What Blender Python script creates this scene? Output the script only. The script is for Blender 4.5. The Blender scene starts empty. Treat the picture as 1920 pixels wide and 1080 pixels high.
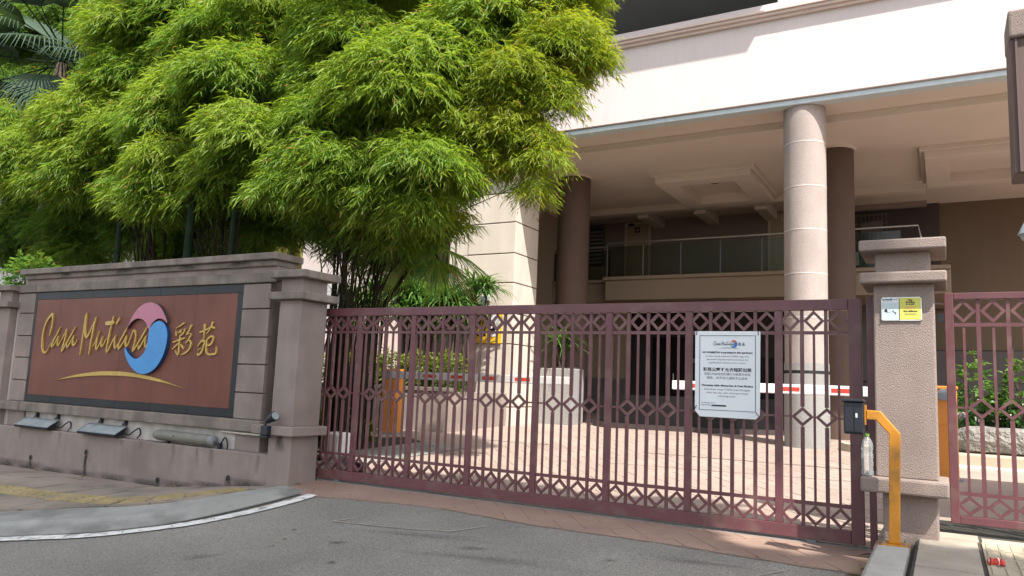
import bpy, bmesh, math, random
import numpy as np
from mathutils import Matrix, Vector
random.seed(7)
rng = np.random.default_rng(11)
S = bpy.context.scene
C = S.collection
# ------------------------------------------------------------------ camera, sky, sun, exposure
cam_d = bpy.data.cameras.new('camera')
cam = bpy.data.objects.new('camera', cam_d)
C.objects.link(cam)
cam_d.sensor_width = 36.0
cam_d.lens = 26.815
cam_d.clip_start = 0.05
cam_d.clip_end = 400.0
YAW, PITCH, ROLL = math.radians(29.63882), math.radians(7.25723), math.radians(-2.3157)
R3 = Matrix.Rotation(YAW, 3, 'Z') @ Matrix.Rotation(PITCH, 3, 'X') @ Matrix.Rotation(ROLL, 3, 'Y')
right, fwd, up = R3.col[0], R3.col[1], R3.col[2]
M = Matrix.Identity(4)
for r in range(3):
    M[r][0], M[r][1], M[r][2] = right[r], up[r], -fwd[r]
M.translation = Vector((0.0, 0.0, 1.167))
cam.matrix_world = M
S.camera = cam

SUN = Vector((0.55, -0.42, 1.0)).normalized()
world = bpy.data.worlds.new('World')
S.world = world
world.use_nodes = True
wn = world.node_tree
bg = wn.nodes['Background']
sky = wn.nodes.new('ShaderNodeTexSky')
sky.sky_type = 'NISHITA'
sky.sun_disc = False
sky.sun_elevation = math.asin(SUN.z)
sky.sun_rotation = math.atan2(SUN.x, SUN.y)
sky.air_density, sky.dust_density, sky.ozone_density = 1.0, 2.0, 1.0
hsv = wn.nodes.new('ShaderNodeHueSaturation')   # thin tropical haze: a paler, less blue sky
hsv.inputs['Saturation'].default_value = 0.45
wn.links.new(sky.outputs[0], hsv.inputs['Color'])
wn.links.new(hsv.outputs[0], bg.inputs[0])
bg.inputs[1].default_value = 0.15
sun_d = bpy.data.lights.new('sun', 'SUN')
sun_d.energy = 4.0
sun_d.angle = math.radians(0.5)
sun_d.color = (1.0, 0.95, 0.88)
sun = bpy.data.objects.new('sun', sun_d)
C.objects.link(sun)
sun.location = (8, -6, 20)
sun.rotation_euler = SUN.to_track_quat('Z', 'Y').to_euler()
vs = S.view_settings
vs.view_transform = 'Standard'
vs.look = 'None'
vs.exposure = 1.25
vs.gamma = 1.0
vs.use_curve_mapping = False
S.render.engine = 'CYCLES'
S.cycles.use_denoising = True
S.cycles.max_bounces = 8
S.cycles.diffuse_bounces = 5
S.cycles.transparent_max_bounces = 12
S.cycles.caustics_reflective = False
S.cycles.caustics_refractive = False

# ------------------------------------------------------------------ materials
def node(nt, typ, **kw):
    n = nt.nodes.new(typ)
    for k, v in kw.items():
        setattr(n, k, v)
    return n
def lnk(nt, a, b):
    nt.links.new(a, b)
def mat(name, col, rough=0.7, var=0.15, scale=6.0, fine=0.0, fscale=120.0, bump=0.0, bscale=150.0,
        streak=0.0, stain=None, stain_amt=0.0, stain_scale=1.2, metal=0.0, spec=0.5, vor=False, bdist=0.004):
    """principled paint/stone: broad value noise, fine grain, vertical weather streaks, irregular stains, bump"""
    m = bpy.data.materials.new(name)
    m.use_nodes = True
    nt = m.node_tree
    p = nt.nodes['Principled BSDF']
    p.inputs['Roughness'].default_value = rough
    p.inputs['Metallic'].default_value = metal
    p.inputs['Specular IOR Level'].default_value = spec
    geo = node(nt, 'ShaderNodeNewGeometry')
    pos = geo.outputs['Position']
    def noise(sc, detail=4.0, stretch=None):
        n = node(nt, 'ShaderNodeTexNoise')
        n.inputs['Scale'].default_value = sc
        n.inputs['Detail'].default_value = detail
        src = pos
        if stretch:
            mp = node(nt, 'ShaderNodeMapping')
            mp.inputs['Scale'].default_value = stretch
            lnk(nt, pos, mp.inputs['Vector'])
            src = mp.outputs[0]
        lnk(nt, src, n.inputs['Vector'])
        return n.outputs['Fac']
    def ramp(fac, lo, hi, a, b):
        r = node(nt, 'ShaderNodeMapRange')
        r.inputs['From Min'].default_value = lo
        r.inputs['From Max'].default_value = hi
        r.inputs['To Min'].default_value = a
        r.inputs['To Max'].default_value = b
        lnk(nt, fac, r.inputs['Value'])
        return r.outputs[0]
    def mul(a, b):
        n = node(nt, 'ShaderNodeMath', operation='MULTIPLY')
        for i, v in enumerate((a, b)):
            if isinstance(v, float):
                n.inputs[i].default_value = v
            else:
                lnk(nt, v, n.inputs[i])
        return n.outputs[0]
    val = ramp(noise(scale), 0.3, 0.7, 1.0 - var, 1.0 + var)
    if fine:
        if vor:
            v = node(nt, 'ShaderNodeTexVoronoi')
            v.inputs['Scale'].default_value = fscale
            lnk(nt, pos, v.inputs['Vector'])
            sepc = node(nt, 'ShaderNodeSeparateColor')
            lnk(nt, v.outputs['Color'], sepc.inputs[0])
            val = mul(val, ramp(sepc.outputs[0], 0.0, 1.0, 1.0 - fine, 1.0 + fine))
        else:
            val = mul(val, ramp(noise(fscale, 2.0), 0.3, 0.7, 1.0 - fine, 1.0 + fine))
    if streak:
        val = mul(val, ramp(noise(1.0, 5.0, (7.0, 7.0, 0.6)), 0.35, 0.75, 1.0 + streak * 0.3, 1.0 - streak))
    vm = node(nt, 'ShaderNodeVectorMath', operation='SCALE')
    vm.inputs[0].default_value = col
    lnk(nt, val, vm.inputs['Scale'])
    out = vm.outputs[0]
    if stain:
        mx = node(nt, 'ShaderNodeMix', data_type='RGBA')
        lnk(nt, ramp(noise(stain_scale, 6.0), 0.5, 0.68, 0.0, stain_amt), mx.inputs['Factor'])
        lnk(nt, out, mx.inputs['A'])
        mx.inputs['B'].default_value = (*stain, 1)
        out = mx.outputs['Result']
    lnk(nt, out, p.inputs['Base Color'])
    if bump:
        b = node(nt, 'ShaderNodeBump')
        b.inputs['Strength'].default_value = bump
        b.inputs['Distance'].default_value = bdist
        if vor:
            v2 = node(nt, 'ShaderNodeTexVoronoi')
            v2.inputs['Scale'].default_value = bscale
            lnk(nt, pos, v2.inputs['Vector'])
            lnk(nt, v2.outputs['Distance'], b.inputs['Height'])
        else:
            lnk(nt, noise(bscale, 3.0), b.inputs['Height'])
        lnk(nt, b.outputs[0], p.inputs['Normal'])
    return m
def leaf_mat(name, col, col2, trans=0.45, rough=0.45):
    m = bpy.data.materials.new(name)
    m.use_nodes = True
    nt = m.node_tree
    p = nt.nodes['Principled BSDF']
    p.inputs['Roughness'].default_value = rough
    p.inputs['Specular IOR Level'].default_value = 0.35
    at = node(nt, 'ShaderNodeAttribute', attribute_name='tint')
    mx = node(nt, 'ShaderNodeMix', data_type='RGBA')
    cr = node(nt, 'ShaderNodeValToRGB')
    e = cr.color_ramp.elements
    e[0].color = (*col, 1)
    e[1].position = 0.93
    e[1].color = (*col2, 1)
    b_ = e.new(0.985)
    b_.color = (0.30, 0.20, 0.075, 1) if 'bamboo' in name else (*col2, 1)
    mx.inputs['Factor'].default_value = 0.0
    lnk(nt, at.outputs['Fac'], cr.inputs['Fac'])
    lnk(nt, cr.outputs[0], mx.inputs['A'])
    lnk(nt, mx.outputs['Result'], p.inputs['Base Color'])
    t = node(nt, 'ShaderNodeBsdfTranslucent')
    g = node(nt, 'ShaderNodeMix', data_type='RGBA', blend_type='MULTIPLY')
    g.inputs['Factor'].default_value = 1.0
    lnk(nt, mx.outputs['Result'], g.inputs['A'])
    g.inputs['B'].default_value = (1.35, 1.25, 0.55, 1)
    lnk(nt, g.outputs['Result'], t.inputs['Color'])
    ms = node(nt, 'ShaderNodeMixShader')
    ms.inputs[0].default_value = trans
    lnk(nt, p.outputs[0], ms.inputs[1])
    lnk(nt, t.outputs[0], ms.inputs[2])
    lnk(nt, ms.outputs[0], nt.nodes['Material Output'].inputs['Surface'])
    return m
def glass_mat(name, tint, alpha_like=0.9, rough=0.03):
    m = bpy.data.materials.new(name)
    m.use_nodes = True
    nt = m.node_tree
    nt.nodes.remove(nt.nodes['Principled BSDF'])
    tr = node(nt, 'ShaderNodeBsdfTransparent')
    tr.inputs[0].default_value = (*tint, 1)
    gl = node(nt, 'ShaderNodeBsdfGlossy')
    gl.inputs['Roughness'].default_value = rough
    fr = node(nt, 'ShaderNodeFresnel')
    fr.inputs[0].default_value = 1.45
    ms = node(nt, 'ShaderNodeMixShader')
    lnk(nt, fr.outputs[0], ms.inputs[0])
    lnk(nt, tr.outputs[0], ms.inputs[1])
    lnk(nt, gl.outputs[0], ms.inputs[2])
    lnk(nt, ms.outputs[0], nt.nodes['Material Output'].inputs['Surface'])
    return m

MT = dict(
    plaster=mat('mauve_render', (0.248, 0.198, 0.172), 0.85, 0.10, 3.0, 0.10, 260, 0.35, 240, 0.10, (0.12, 0.10, 0.085), 0.45, 1.6),
    plaster_top=mat('weathered_coping', (0.195, 0.162, 0.136), 0.85, 0.16, 4.0, 0.12, 220, 0.4, 200, 0.35, (0.075, 0.068, 0.05), 0.6, 2.4),
    pebble=mat('pebble_dash', (0.275, 0.215, 0.185), 0.9, 0.10, 3.0, 0.22, 170, 0.75, 140, 0.10, (0.17, 0.13, 0.11), 0.3, 1.5, vor=False, bdist=0.012),
    bare=mat('bare_concrete', (0.42, 0.385, 0.35), 0.85, 0.12, 4.0, 0.1, 180, 0.3, 200, 0.25),
    recess=mat('dark_recess', (0.04, 0.034, 0.03), 0.9, 0.2),
    gate=mat('maroon_gate_paint', (0.120, 0.042, 0.048), 0.42, 0.10, 5.0, 0.05, 90, 0.06, 60, 0.12, (0.17, 0.105, 0.085), 0.5, 7.0),
    red_granite=mat('red_granite', (0.155, 0.056, 0.040), 0.40, 0.14, 2.0, 0.28, 300, 0.0, 100, 0.14, (0.17, 0.08, 0.05), 0.30, 1.6, spec=0.22),
    black_granite=mat('black_granite', (0.022, 0.025, 0.028), 0.35, 0.2, 2.0, 0.3, 320, spec=0.25),
    gold=mat('gold_paint', (0.50, 0.34, 0.09), 0.38, 0.12, 14.0, 0.08, 120, 0.1, 90, metal=0.35),
    blue=mat('sky_blue_paint', (0.045, 0.245, 0.55), 0.35, 0.06, 6.0, 0, 0, 0, 0, 0.08),
    navy=mat('blue_side_paint', (0.012, 0.045, 0.13), 0.4, 0.06),
    pink=mat('rose_pink_paint', (0.42, 0.145, 0.21), 0.35, 0.06, 6.0),
    asphalt=mat('asphalt', (0.245, 0.230, 0.200), 0.9, 0.18, 0.7, 0.42, 150, 0.7, 150, 0, (0.13, 0.125, 0.115), 0.45, 0.55, vor=True, bdist=0.01),
    white_line=mat('road_paint', (0.72, 0.71, 0.66), 0.75, 0.10, 18.0, 0.12, 150, 0.4, 140, 0, (0.20, 0.19, 0.18), 0.9, 9.0),
    kerb=mat('kerb_concrete', (0.27, 0.268, 0.245), 0.88, 0.12, 3.0, 0.14, 160, 0.4, 160, 0, (0.12, 0.115, 0.10), 0.7, 2.2),
    mortar=mat('mossy_joint', (0.055, 0.052, 0.042), 0.95, 0.25, 8.0),
    paver_l=mat('worn_pink_paver', (0.265, 0.215, 0.17), 0.88, 0.14, 2.5, 0.16, 170, 0.4, 170, 0, (0.12, 0.108, 0.082), 0.75, 1.5),
    tactile=mat('yellow_tactile', (0.33, 0.26, 0.125), 0.8, 0.16, 5.0, 0.14, 150, 0.3, 150, 0, (0.22, 0.175, 0.125), 0.85, 2.6),
    paver_r=mat('buff_slab', (0.36, 0.315, 0.255), 0.88, 0.10, 2.5, 0.14, 180, 0.35, 170, 0, (0.25, 0.21, 0.165), 0.6, 1.8),
    tactile_r=mat('buff_tactile', (0.38, 0.33, 0.24), 0.88, 0.10, 4.0, 0.12, 160, 0.3, 150),
    stamped=mat('stamped_concrete', (0.29, 0.195, 0.15), 0.72, 0.14, 1.1, 0.12, 90, 0.35, 45, 0, (0.19, 0.125, 0.095), 0.65, 0.9),
    stamped_in=mat('stamped_concrete_inner', (0.315, 0.245, 0.205), 0.72, 0.10, 1.1, 0.10, 90, 0.3, 45, 0, (0.25, 0.18, 0.15), 0.5, 0.7),
    joint=mat('stamp_joint', (0.20, 0.145, 0.115), 0.9, 0.2, 6.0),
    soil=mat('garden_soil', (0.045, 0.033, 0.024), 0.95, 0.4, 9.0, 0.3, 60, 1.0, 30, bdist=0.03),
    fascia=mat('pale_pink_wall', (0.60, 0.525, 0.505), 0.8, 0.05, 0.7, 0.02, 60, 0.1, 120, 0.05, (0.52, 0.45, 0.42), 0.35, 0.5),
    mould=mat('cornice_paint', (0.60, 0.49, 0.44), 0.7, 0.04, 2.0),
    drip=mat('pale_blue_drip', (0.50, 0.575, 0.60), 0.6, 0.04, 1.0, 0, 0, 0, 0, 0.08),
    soffit=mat('soffit_paint', (0.60, 0.525, 0.455), 0.75, 0.05, 0.6),
    cornice_lite=mat('light_cornice', (0.60, 0.53, 0.46), 0.7, 0.03, 1.0),
    pier=mat('beige_stone', (0.545, 0.475, 0.405), 0.75, 0.07, 1.5, 0.06, 150, 0.15, 160, 0.08),
    column=mat('textured_column', (0.365, 0.305, 0.275), 0.85, 0.09, 1.5, 0.16, 75, 0.7, 90, 0.08, (0.28, 0.23, 0.20), 0.35, 1.0, bdist=0.014),
    col_base=mat('grey_pebble_column', (0.27, 0.262, 0.25), 0.9, 0.06, 2.0, 0.20, 90, 0.6, 90, bdist=0.014),
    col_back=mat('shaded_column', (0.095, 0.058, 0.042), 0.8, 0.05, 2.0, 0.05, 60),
    groove=mat('pale_groove', (0.55, 0.50, 0.46), 0.7, 0.03),
    mauve_wall=mat('mauve_wall', (0.26, 0.195, 0.178), 0.8, 0.06, 0.8),
    cream_wall=mat('cream_wall', (0.27, 0.205, 0.145), 0.8, 0.05, 0.8),
    brown_wall=mat('brown_wall', (0.145, 0.102, 0.066), 0.8, 0.08, 0.6, 0, 0, 0, 0, 0.06),
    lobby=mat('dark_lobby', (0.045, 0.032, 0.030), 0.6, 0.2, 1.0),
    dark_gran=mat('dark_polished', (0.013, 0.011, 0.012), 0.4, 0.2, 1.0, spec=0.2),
    grey_wall=mat('grey_panel', (0.12, 0.103, 0.095), 0.8, 0.08, 1.0),
    door=mat('beige_door', (0.42, 0.32, 0.24), 0.5, 0.05, 2.0),
    door_red=mat('dark_red_ornament', (0.06, 0.015, 0.012), 0.6, 0.1),
    void=mat('dark_grey_void', (0.5, 0.5, 0.5), 0.8, 0.08, 0.8),
    steel=mat('brushed_steel', (0.45, 0.44, 0.42), 0.3, 0.05, 8.0, metal=0.9),
    orange=mat('orange_cabinet', (0.60, 0.215, 0.030), 0.42, 0.06, 3.0, 0, 0, 0, 0, 0.08),
    amber=mat('amber_steel', (0.48, 0.195, 0.012), 0.45, 0.10, 5.0, 0.06, 60, 0.08, 40, 0.15, (0.22, 0.11, 0.03), 0.6, 9.0),
    yellow=mat('sign_yellow', (0.72, 0.44, 0.012), 0.5, 0.04),
    lime=mat('sign_lime', (0.56, 0.54, 0.10), 0.5, 0.04),
    white=mat('white_paint', (0.74, 0.74, 0.72), 0.5, 0.03, 4.0),
    board=mat('notice_white', (0.66, 0.70, 0.72), 0.35, 0.03, 3.0),
    red=mat('boom_red', (0.50, 0.045, 0.025), 0.5, 0.05),
    black=mat('black_ink', (0.008, 0.008, 0.009), 0.6, 0.05),
    grey_ink=mat('grey_ink', (0.06, 0.06, 0.065), 0.6, 0.05),
    ink_blue=mat('ink_blue', (0.02, 0.16, 0.45), 0.5, 0.05),
    ink_red=mat('ink_red', (0.50, 0.06, 0.07), 0.5, 0.05),
    ink_salmon=mat('faded_orange', (0.62, 0.26, 0.10), 0.5, 0.05),
    plastic=mat('black_plastic', (0.012, 0.014, 0.022), 0.38, 0.15, 8.0),
    grey_metal=mat('grey_metal', (0.20, 0.215, 0.22), 0.45, 0.12, 8.0, 0.08, 80, 0, 0, 0.1),
    lamp_glass=mat('dusty_lamp_glass', (0.26, 0.30, 0.30), 0.25, 0.15, 8.0),
    grey_post=mat('grey_post', (0.21, 0.25, 0.27), 0.5, 0.08),
    olive_lamp=mat('olive_grey_housing', (0.16, 0.155, 0.125), 0.55, 0.12, 8.0),
    pipe=mat('pale_conduit', (0.50, 0.46, 0.39), 0.5, 0.12, 12.0),
    brick_block=mat('brown_block', (0.25, 0.155, 0.115), 0.85, 0.12, 6.0, 0.1, 90, 0.3, 90),
    rock=mat('grey_rock', (0.21, 0.195, 0.175), 0.9, 0.22, 4.0, 0.15, 60, 1.0, 14, 0, (0.16, 0.15, 0.135), 0.6, 3.0, bdist=0.08),
    cream_kerb=mat('cream_kerb', (0.40, 0.34, 0.25), 0.8, 0.08, 3.0),
    canopy=mat('brown_canopy', (0.105, 0.066, 0.055), 0.65, 0.10, 2.0),
    culm=mat('bamboo_culm', (0.026, 0.023, 0.013), 0.85, 0.3, 5.0, spec=0.1),
    culm_g=mat('green_culm', (0.012, 0.024, 0.012), 0.8, 0.25, 5.0, spec=0.1),
    twig=mat('dry_twig', (0.06, 0.042, 0.028), 0.8, 0.25, 6.0),
    bark=mat('bark', (0.10, 0.075, 0.055), 0.9, 0.25, 6.0, 0.2, 30, 0.8, 20, bdist=0.03),
    mud=mat('stain_grime', (0.035, 0.031, 0.026), 0.9, 0.3, 12.0),
    litter=mat('dry_leaf', (0.22, 0.16, 0.08), 0.8, 0.3, 20.0),
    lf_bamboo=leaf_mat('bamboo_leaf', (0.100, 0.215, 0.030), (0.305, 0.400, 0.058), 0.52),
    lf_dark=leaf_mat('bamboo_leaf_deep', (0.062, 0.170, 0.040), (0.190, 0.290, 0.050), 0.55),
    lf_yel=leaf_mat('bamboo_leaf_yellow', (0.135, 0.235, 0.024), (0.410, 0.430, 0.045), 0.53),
    lf_strap=leaf_mat('strap_leaf', (0.045, 0.130, 0.030), (0.140, 0.250, 0.060), 0.3, 0.3),
    lf_hedge=leaf_mat('hedge_leaf', (0.050, 0.110, 0.018), (0.195, 0.225, 0.032), 0.35, 0.4),
    lf_palm=leaf_mat('fan_palm_leaf', (0.022, 0.050, 0.028), (0.055, 0.095, 0.058), 0.25, 0.65),
    lf_shade=leaf_mat('shade_tree_leaf', (0.045, 0.085, 0.020), (0.080, 0.120, 0.030), 0.15),
    glass=glass_mat('green_tint_glass', (0.66, 0.70, 0.62), rough=0.25),
    cap_green=mat('green_cap', (0.13, 0.27, 0.03), 0.5),
    olive=mat('olive_wall', (0.27, 0.24, 0.055), 0.85, 0.15, 1.5),
)

pet = glass_mat('clear_pet', (0.90, 0.92, 0.92), rough=0.10)
nt_ = pet.node_tree
df_ = node(nt_, 'ShaderNodeBsdfDiffuse')
df_.inputs[0].default_value = (0.75, 0.76, 0.74, 1)
mx_ = node(nt_, 'ShaderNodeMixShader')
mx_.inputs[0].default_value = 0.20
out_ = nt_.nodes['Material Output']
lnk(nt_, out_.inputs['Surface'].links[0].from_socket, mx_.inputs[1])
lnk(nt_, df_.outputs[0], mx_.inputs[2])
lnk(nt_, mx_.outputs[0], out_.inputs['Surface'])
MT['bottle'] = pet
MT['boom_shaded'] = mat('shaded_boom', (0.52, 0.51, 0.49), 0.5, 0.06, 4.0)  # left arm: bamboo shade put into the white as a greyer tone
MT['kerb_light'] = mat('worn_kerb', (0.37, 0.36, 0.325), 0.88, 0.14, 4.0, 0.14, 160, 0.4, 160, 0, (0.18, 0.17, 0.15), 0.6, 4.0)

# ------------------------------------------------------------------ geometry helpers
class G:
    def __init__(s):
        s.v, s.f = [], []
    def add(s, vs_, fs_):
        n = len(s.v)
        s.v += [tuple(a) for a in vs_]
        s.f += [tuple(i + n for i in f) for f in fs_]
        return s
    def box(s, x0, x1, y0, y1, z0, z1):
        return s.add([(x0, y0, z0), (x1, y0, z0), (x1, y1, z0), (x0, y1, z0), (x0, y0, z1), (x1, y0, z1), (x1, y1, z1), (x0, y1, z1)],
                     [(3, 2, 1, 0), (4, 5, 6, 7), (0, 1, 5, 4), (1, 2, 6, 5), (2, 3, 7, 6), (3, 0, 4, 7)])
    def prism(s, pts, y0, y1):
        """polygon in x,z extruded from y0 (front) to y1"""
        n = len(pts)
        a = sum(pts[i][0] * pts[(i + 1) % n][1] - pts[(i + 1) % n][0] * pts[i][1] for i in range(n))
        if a < 0:
            pts = list(pts)[::-1]
        vs_ = [(p[0], y0, p[1]) for p in pts] + [(p[0], y1, p[1]) for p in pts]
        fs_ = [tuple(range(n)), tuple(range(2 * n - 1, n - 1, -1))]
        fs_ += [(i, i + n, (i + 1) % n + n, (i + 1) % n) for i in range(n)]
        return s.add(vs_, fs_)
    def slab(s, pts, z0, z1):
        """polygon in x,y extruded from z0 to z1"""
        n = len(pts)
        a = sum(pts[i][0] * pts[(i + 1) % n][1] - pts[(i + 1) % n][0] * pts[i][1] for i in range(n))
        if a < 0:
            pts = list(pts)[::-1]
        vs_ = [(p[0], p[1], z0) for p in pts] + [(p[0], p[1], z1) for p in pts]
        fs_ = [tuple(range(n - 1, -1, -1)), tuple(range(n, 2 * n))]
        fs_ += [(i, (i + 1) % n, (i + 1) % n + n, i + n) for i in range(n)]
        return s.add(vs_, fs_)
    def tube(s, path, radii, n=8, caps=True):
        path = [Vector(p) for p in path]
        if not isinstance(radii, (list, tuple)):
            radii = [radii] * len(path)
        base = len(s.v)
        ref = None
        for i, p in enumerate(path):
            t = (path[min(i + 1, len(path) - 1)] - path[max(i - 1, 0)]).normalized()
            if ref is None:
                ref = Vector((0, 0, 1)) if abs(t.z) < 0.9 else Vector((1, 0, 0))
            u = t.cross(ref)
            if u.length < 1e-5:
                u = t.cross(Vector((0, 1, 0)))
            u.normalize()
            w = t.cross(u)
            ref = u.cross(t)
            for k in range(n):
                a = 2 * math.pi * k / n
                s.v.append(tuple(p + (u * math.cos(a) + w * math.sin(a)) * radii[i]))
        for i in range(len(path) - 1):
            for k in range(n):
                a, b = base + i * n + k, base + i * n + (k + 1) % n
                s.f.append((a, a + n, b + n, b))
        if caps:
            s.f.append(tuple(base + k for k in range(n)))
            s.f.append(tuple(base + (len(path) - 1) * n + k for k in range(n - 1, -1, -1)))
        return s
    def lathe(s, prof, cx, cy, n=32):
        """profile (r, z) from bottom to top round a vertical axis"""
        base = len(s.v)
        for r, z in prof:
            for k in range(n):
                a = 2 * math.pi * k / n
                s.v.append((cx + r * math.cos(a), cy + r * math.sin(a), z))
        for i in range(len(prof) - 1):
            for k in range(n):
                a, b = base + i * n + k, base + i * n + (k + 1) % n
                s.f.append((a, b, b + n, a + n))
        s.f.append(tuple(base + k for k in range(n - 1, -1, -1)))
        s.f.append(tuple(base + (len(prof) - 1) * n + k for k in range(n)))
        return s
    def mesh(s, name, m, smooth=False):
        me = bpy.data.meshes.new(name)
        me.from_pydata(s.v, [], s.f)
        me.materials.append(m)
        if smooth:
            me.polygons.foreach_set('use_smooth', [True] * len(me.polygons))
        me.update()
        return me
def B(*a):
    return G().box(*a)
def put(name, me, parent=None, loc=(0, 0, 0)):
    o = bpy.data.objects.new(name, me)
    C.objects.link(o)
    o.location = loc
    if parent is not None:
        o.parent = parent
        o.matrix_parent_inverse = Matrix.Translation(-off(parent))
    return o
OFF = {}
def off(o):
    return OFF.get(o.name, Vector((0, 0, 0)))
def ob(name, g, m, parent=None, smooth=False, bevel=0.0, seg=2, loc=(0, 0, 0)):
    me = g.mesh(name, MT[m] if isinstance(m, str) else m, smooth)
    o = put(name, me, parent, loc)
    if smooth and bevel == 0:
        md = o.modifiers.new('edges', 'EDGE_SPLIT')
        md.split_angle = math.radians(40)
    if bevel:
        md = o.modifiers.new('bevel', 'BEVEL')
        md.width = bevel
        md.segments = seg
        md.limit_method = 'ANGLE'
    return o
def tag(o, label=None, cat=None, group=None, kind=None):
    if label: o['label'] = label
    if cat: o['category'] = cat
    if group: o['group'] = group
    if kind: o['kind'] = kind
    return o
def thing(name, label, cat, loc=(0, 0, 0), group=None):
    o = bpy.data.objects.new(name, None)
    C.objects.link(o)
    o.location = loc
    o.empty_display_size = 0.1
    OFF[o.name] = Vector(loc)
    return tag(o, label, cat, group)
def structure(o):
    o['kind'] = 'structure'
    return o
def copy_thing(o, d, label, name=None):
    """a thing with its parts and sub-parts, moved by d"""
    r = o.copy()
    C.objects.link(r)
    r.location = Vector(o.location) + Vector(d)
    OFF[r.name] = OFF.get(o.name, Vector((0, 0, 0)))
    r['label'] = label
    for ch in list(o.children):
        c = ch.copy()
        C.objects.link(c)
        c.parent = r
        c.matrix_parent_inverse = ch.matrix_parent_inverse.copy()
        for gc in list(ch.children):
            k = gc.copy()
            C.objects.link(k)
            k.parent = c
            k.matrix_parent_inverse = gc.matrix_parent_inverse.copy()
    return r
def text(name, body, size, m, parent, x, y, z, align='CENTER', bold=0.0, depth=0.0, maxw=None):
    """flat lettering standing in the x,z plane and facing -y, baseline centred on (x, z)"""
    cu = bpy.data.curves.new(name, 'FONT')
    cu.body = body
    cu.size = size
    cu.align_x = align
    cu.offset = bold
    cu.extrude = depth
    cu.resolution_u = 3
    t = bpy.data.objects.new(name, cu)
    C.objects.link(t)
    dg = bpy.context.evaluated_depsgraph_get()
    me = bpy.data.meshes.new_from_object(t.evaluated_get(dg))
    bpy.data.objects.remove(t)
    bpy.data.curves.remove(cu)
    sx = 1.0
    if maxw:
        xs = [v.co.x for v in me.vertices]
        wd = max(xs) - min(xs)
        if wd > 0:
            sx = maxw / wd
    for v in me.vertices:
        a, b, c_ = v.co
        v.co = (a * sx + x, y - c_, b + z)
    me.materials.clear()
    me.materials.append(MT[m])
    me.update()
    return put(name, me, parent)
def smooth_line(pts, k=4):
    out = []
    n = len(pts)
    for i in range(n - 1):
        p0, p1, p2, p3 = pts[max(i - 1, 0)], pts[i], pts[i + 1], pts[min(i + 2, n - 1)]
        for j in range(k):
            t = j / k
            out.append(tuple(0.5 * ((2 * p1[c]) + (-p0[c] + p2[c]) * t + (2 * p0[c] - 5 * p1[c] + 4 * p2[c] - p3[c]) * t * t
                                    + (-p0[c] + 3 * p1[c] - 3 * p2[c] + p3[c]) * t ** 3) for c in range(len(p1))))
    out.append(pts[-1])
    return out
def brush(g, pts, y_face, depth, ox, k=3, wmul=1.0):
    """raised brush stroke: overlapping bevelled pieces, each a hair's breadth apart in depth"""
    pts = smooth_line(pts, k)
    for i, (x, z, w) in enumerate(pts):
        w = max(w * wmul, 0.003)
        d = depth + 0.0006 * (i % 5)
        g.prism([(ox + x + w * math.cos(a), z + w * math.sin(a)) for a in [2 * math.pi * q / 8 + 0.2 for q in range(8)]], y_face - d, y_face)
        if i:
            x0, z0, w0 = pts[i - 1]
            w0 = max(w0 * wmul, 0.003)
            dx, dz = x - x0, z - z0
            L = math.hypot(dx, dz)
            if L > 1e-4:
                nx, nz = -dz / L, dx / L
                g.prism([(ox + x0 + nx * w0, z0 + nz * w0), (ox + x0 - nx * w0, z0 - nz * w0), (ox + x - nx * w, z - nz * w), (ox + x + nx * w, z + nz * w)],
                        y_face - d - 0.0003, y_face)
    return g

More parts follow.
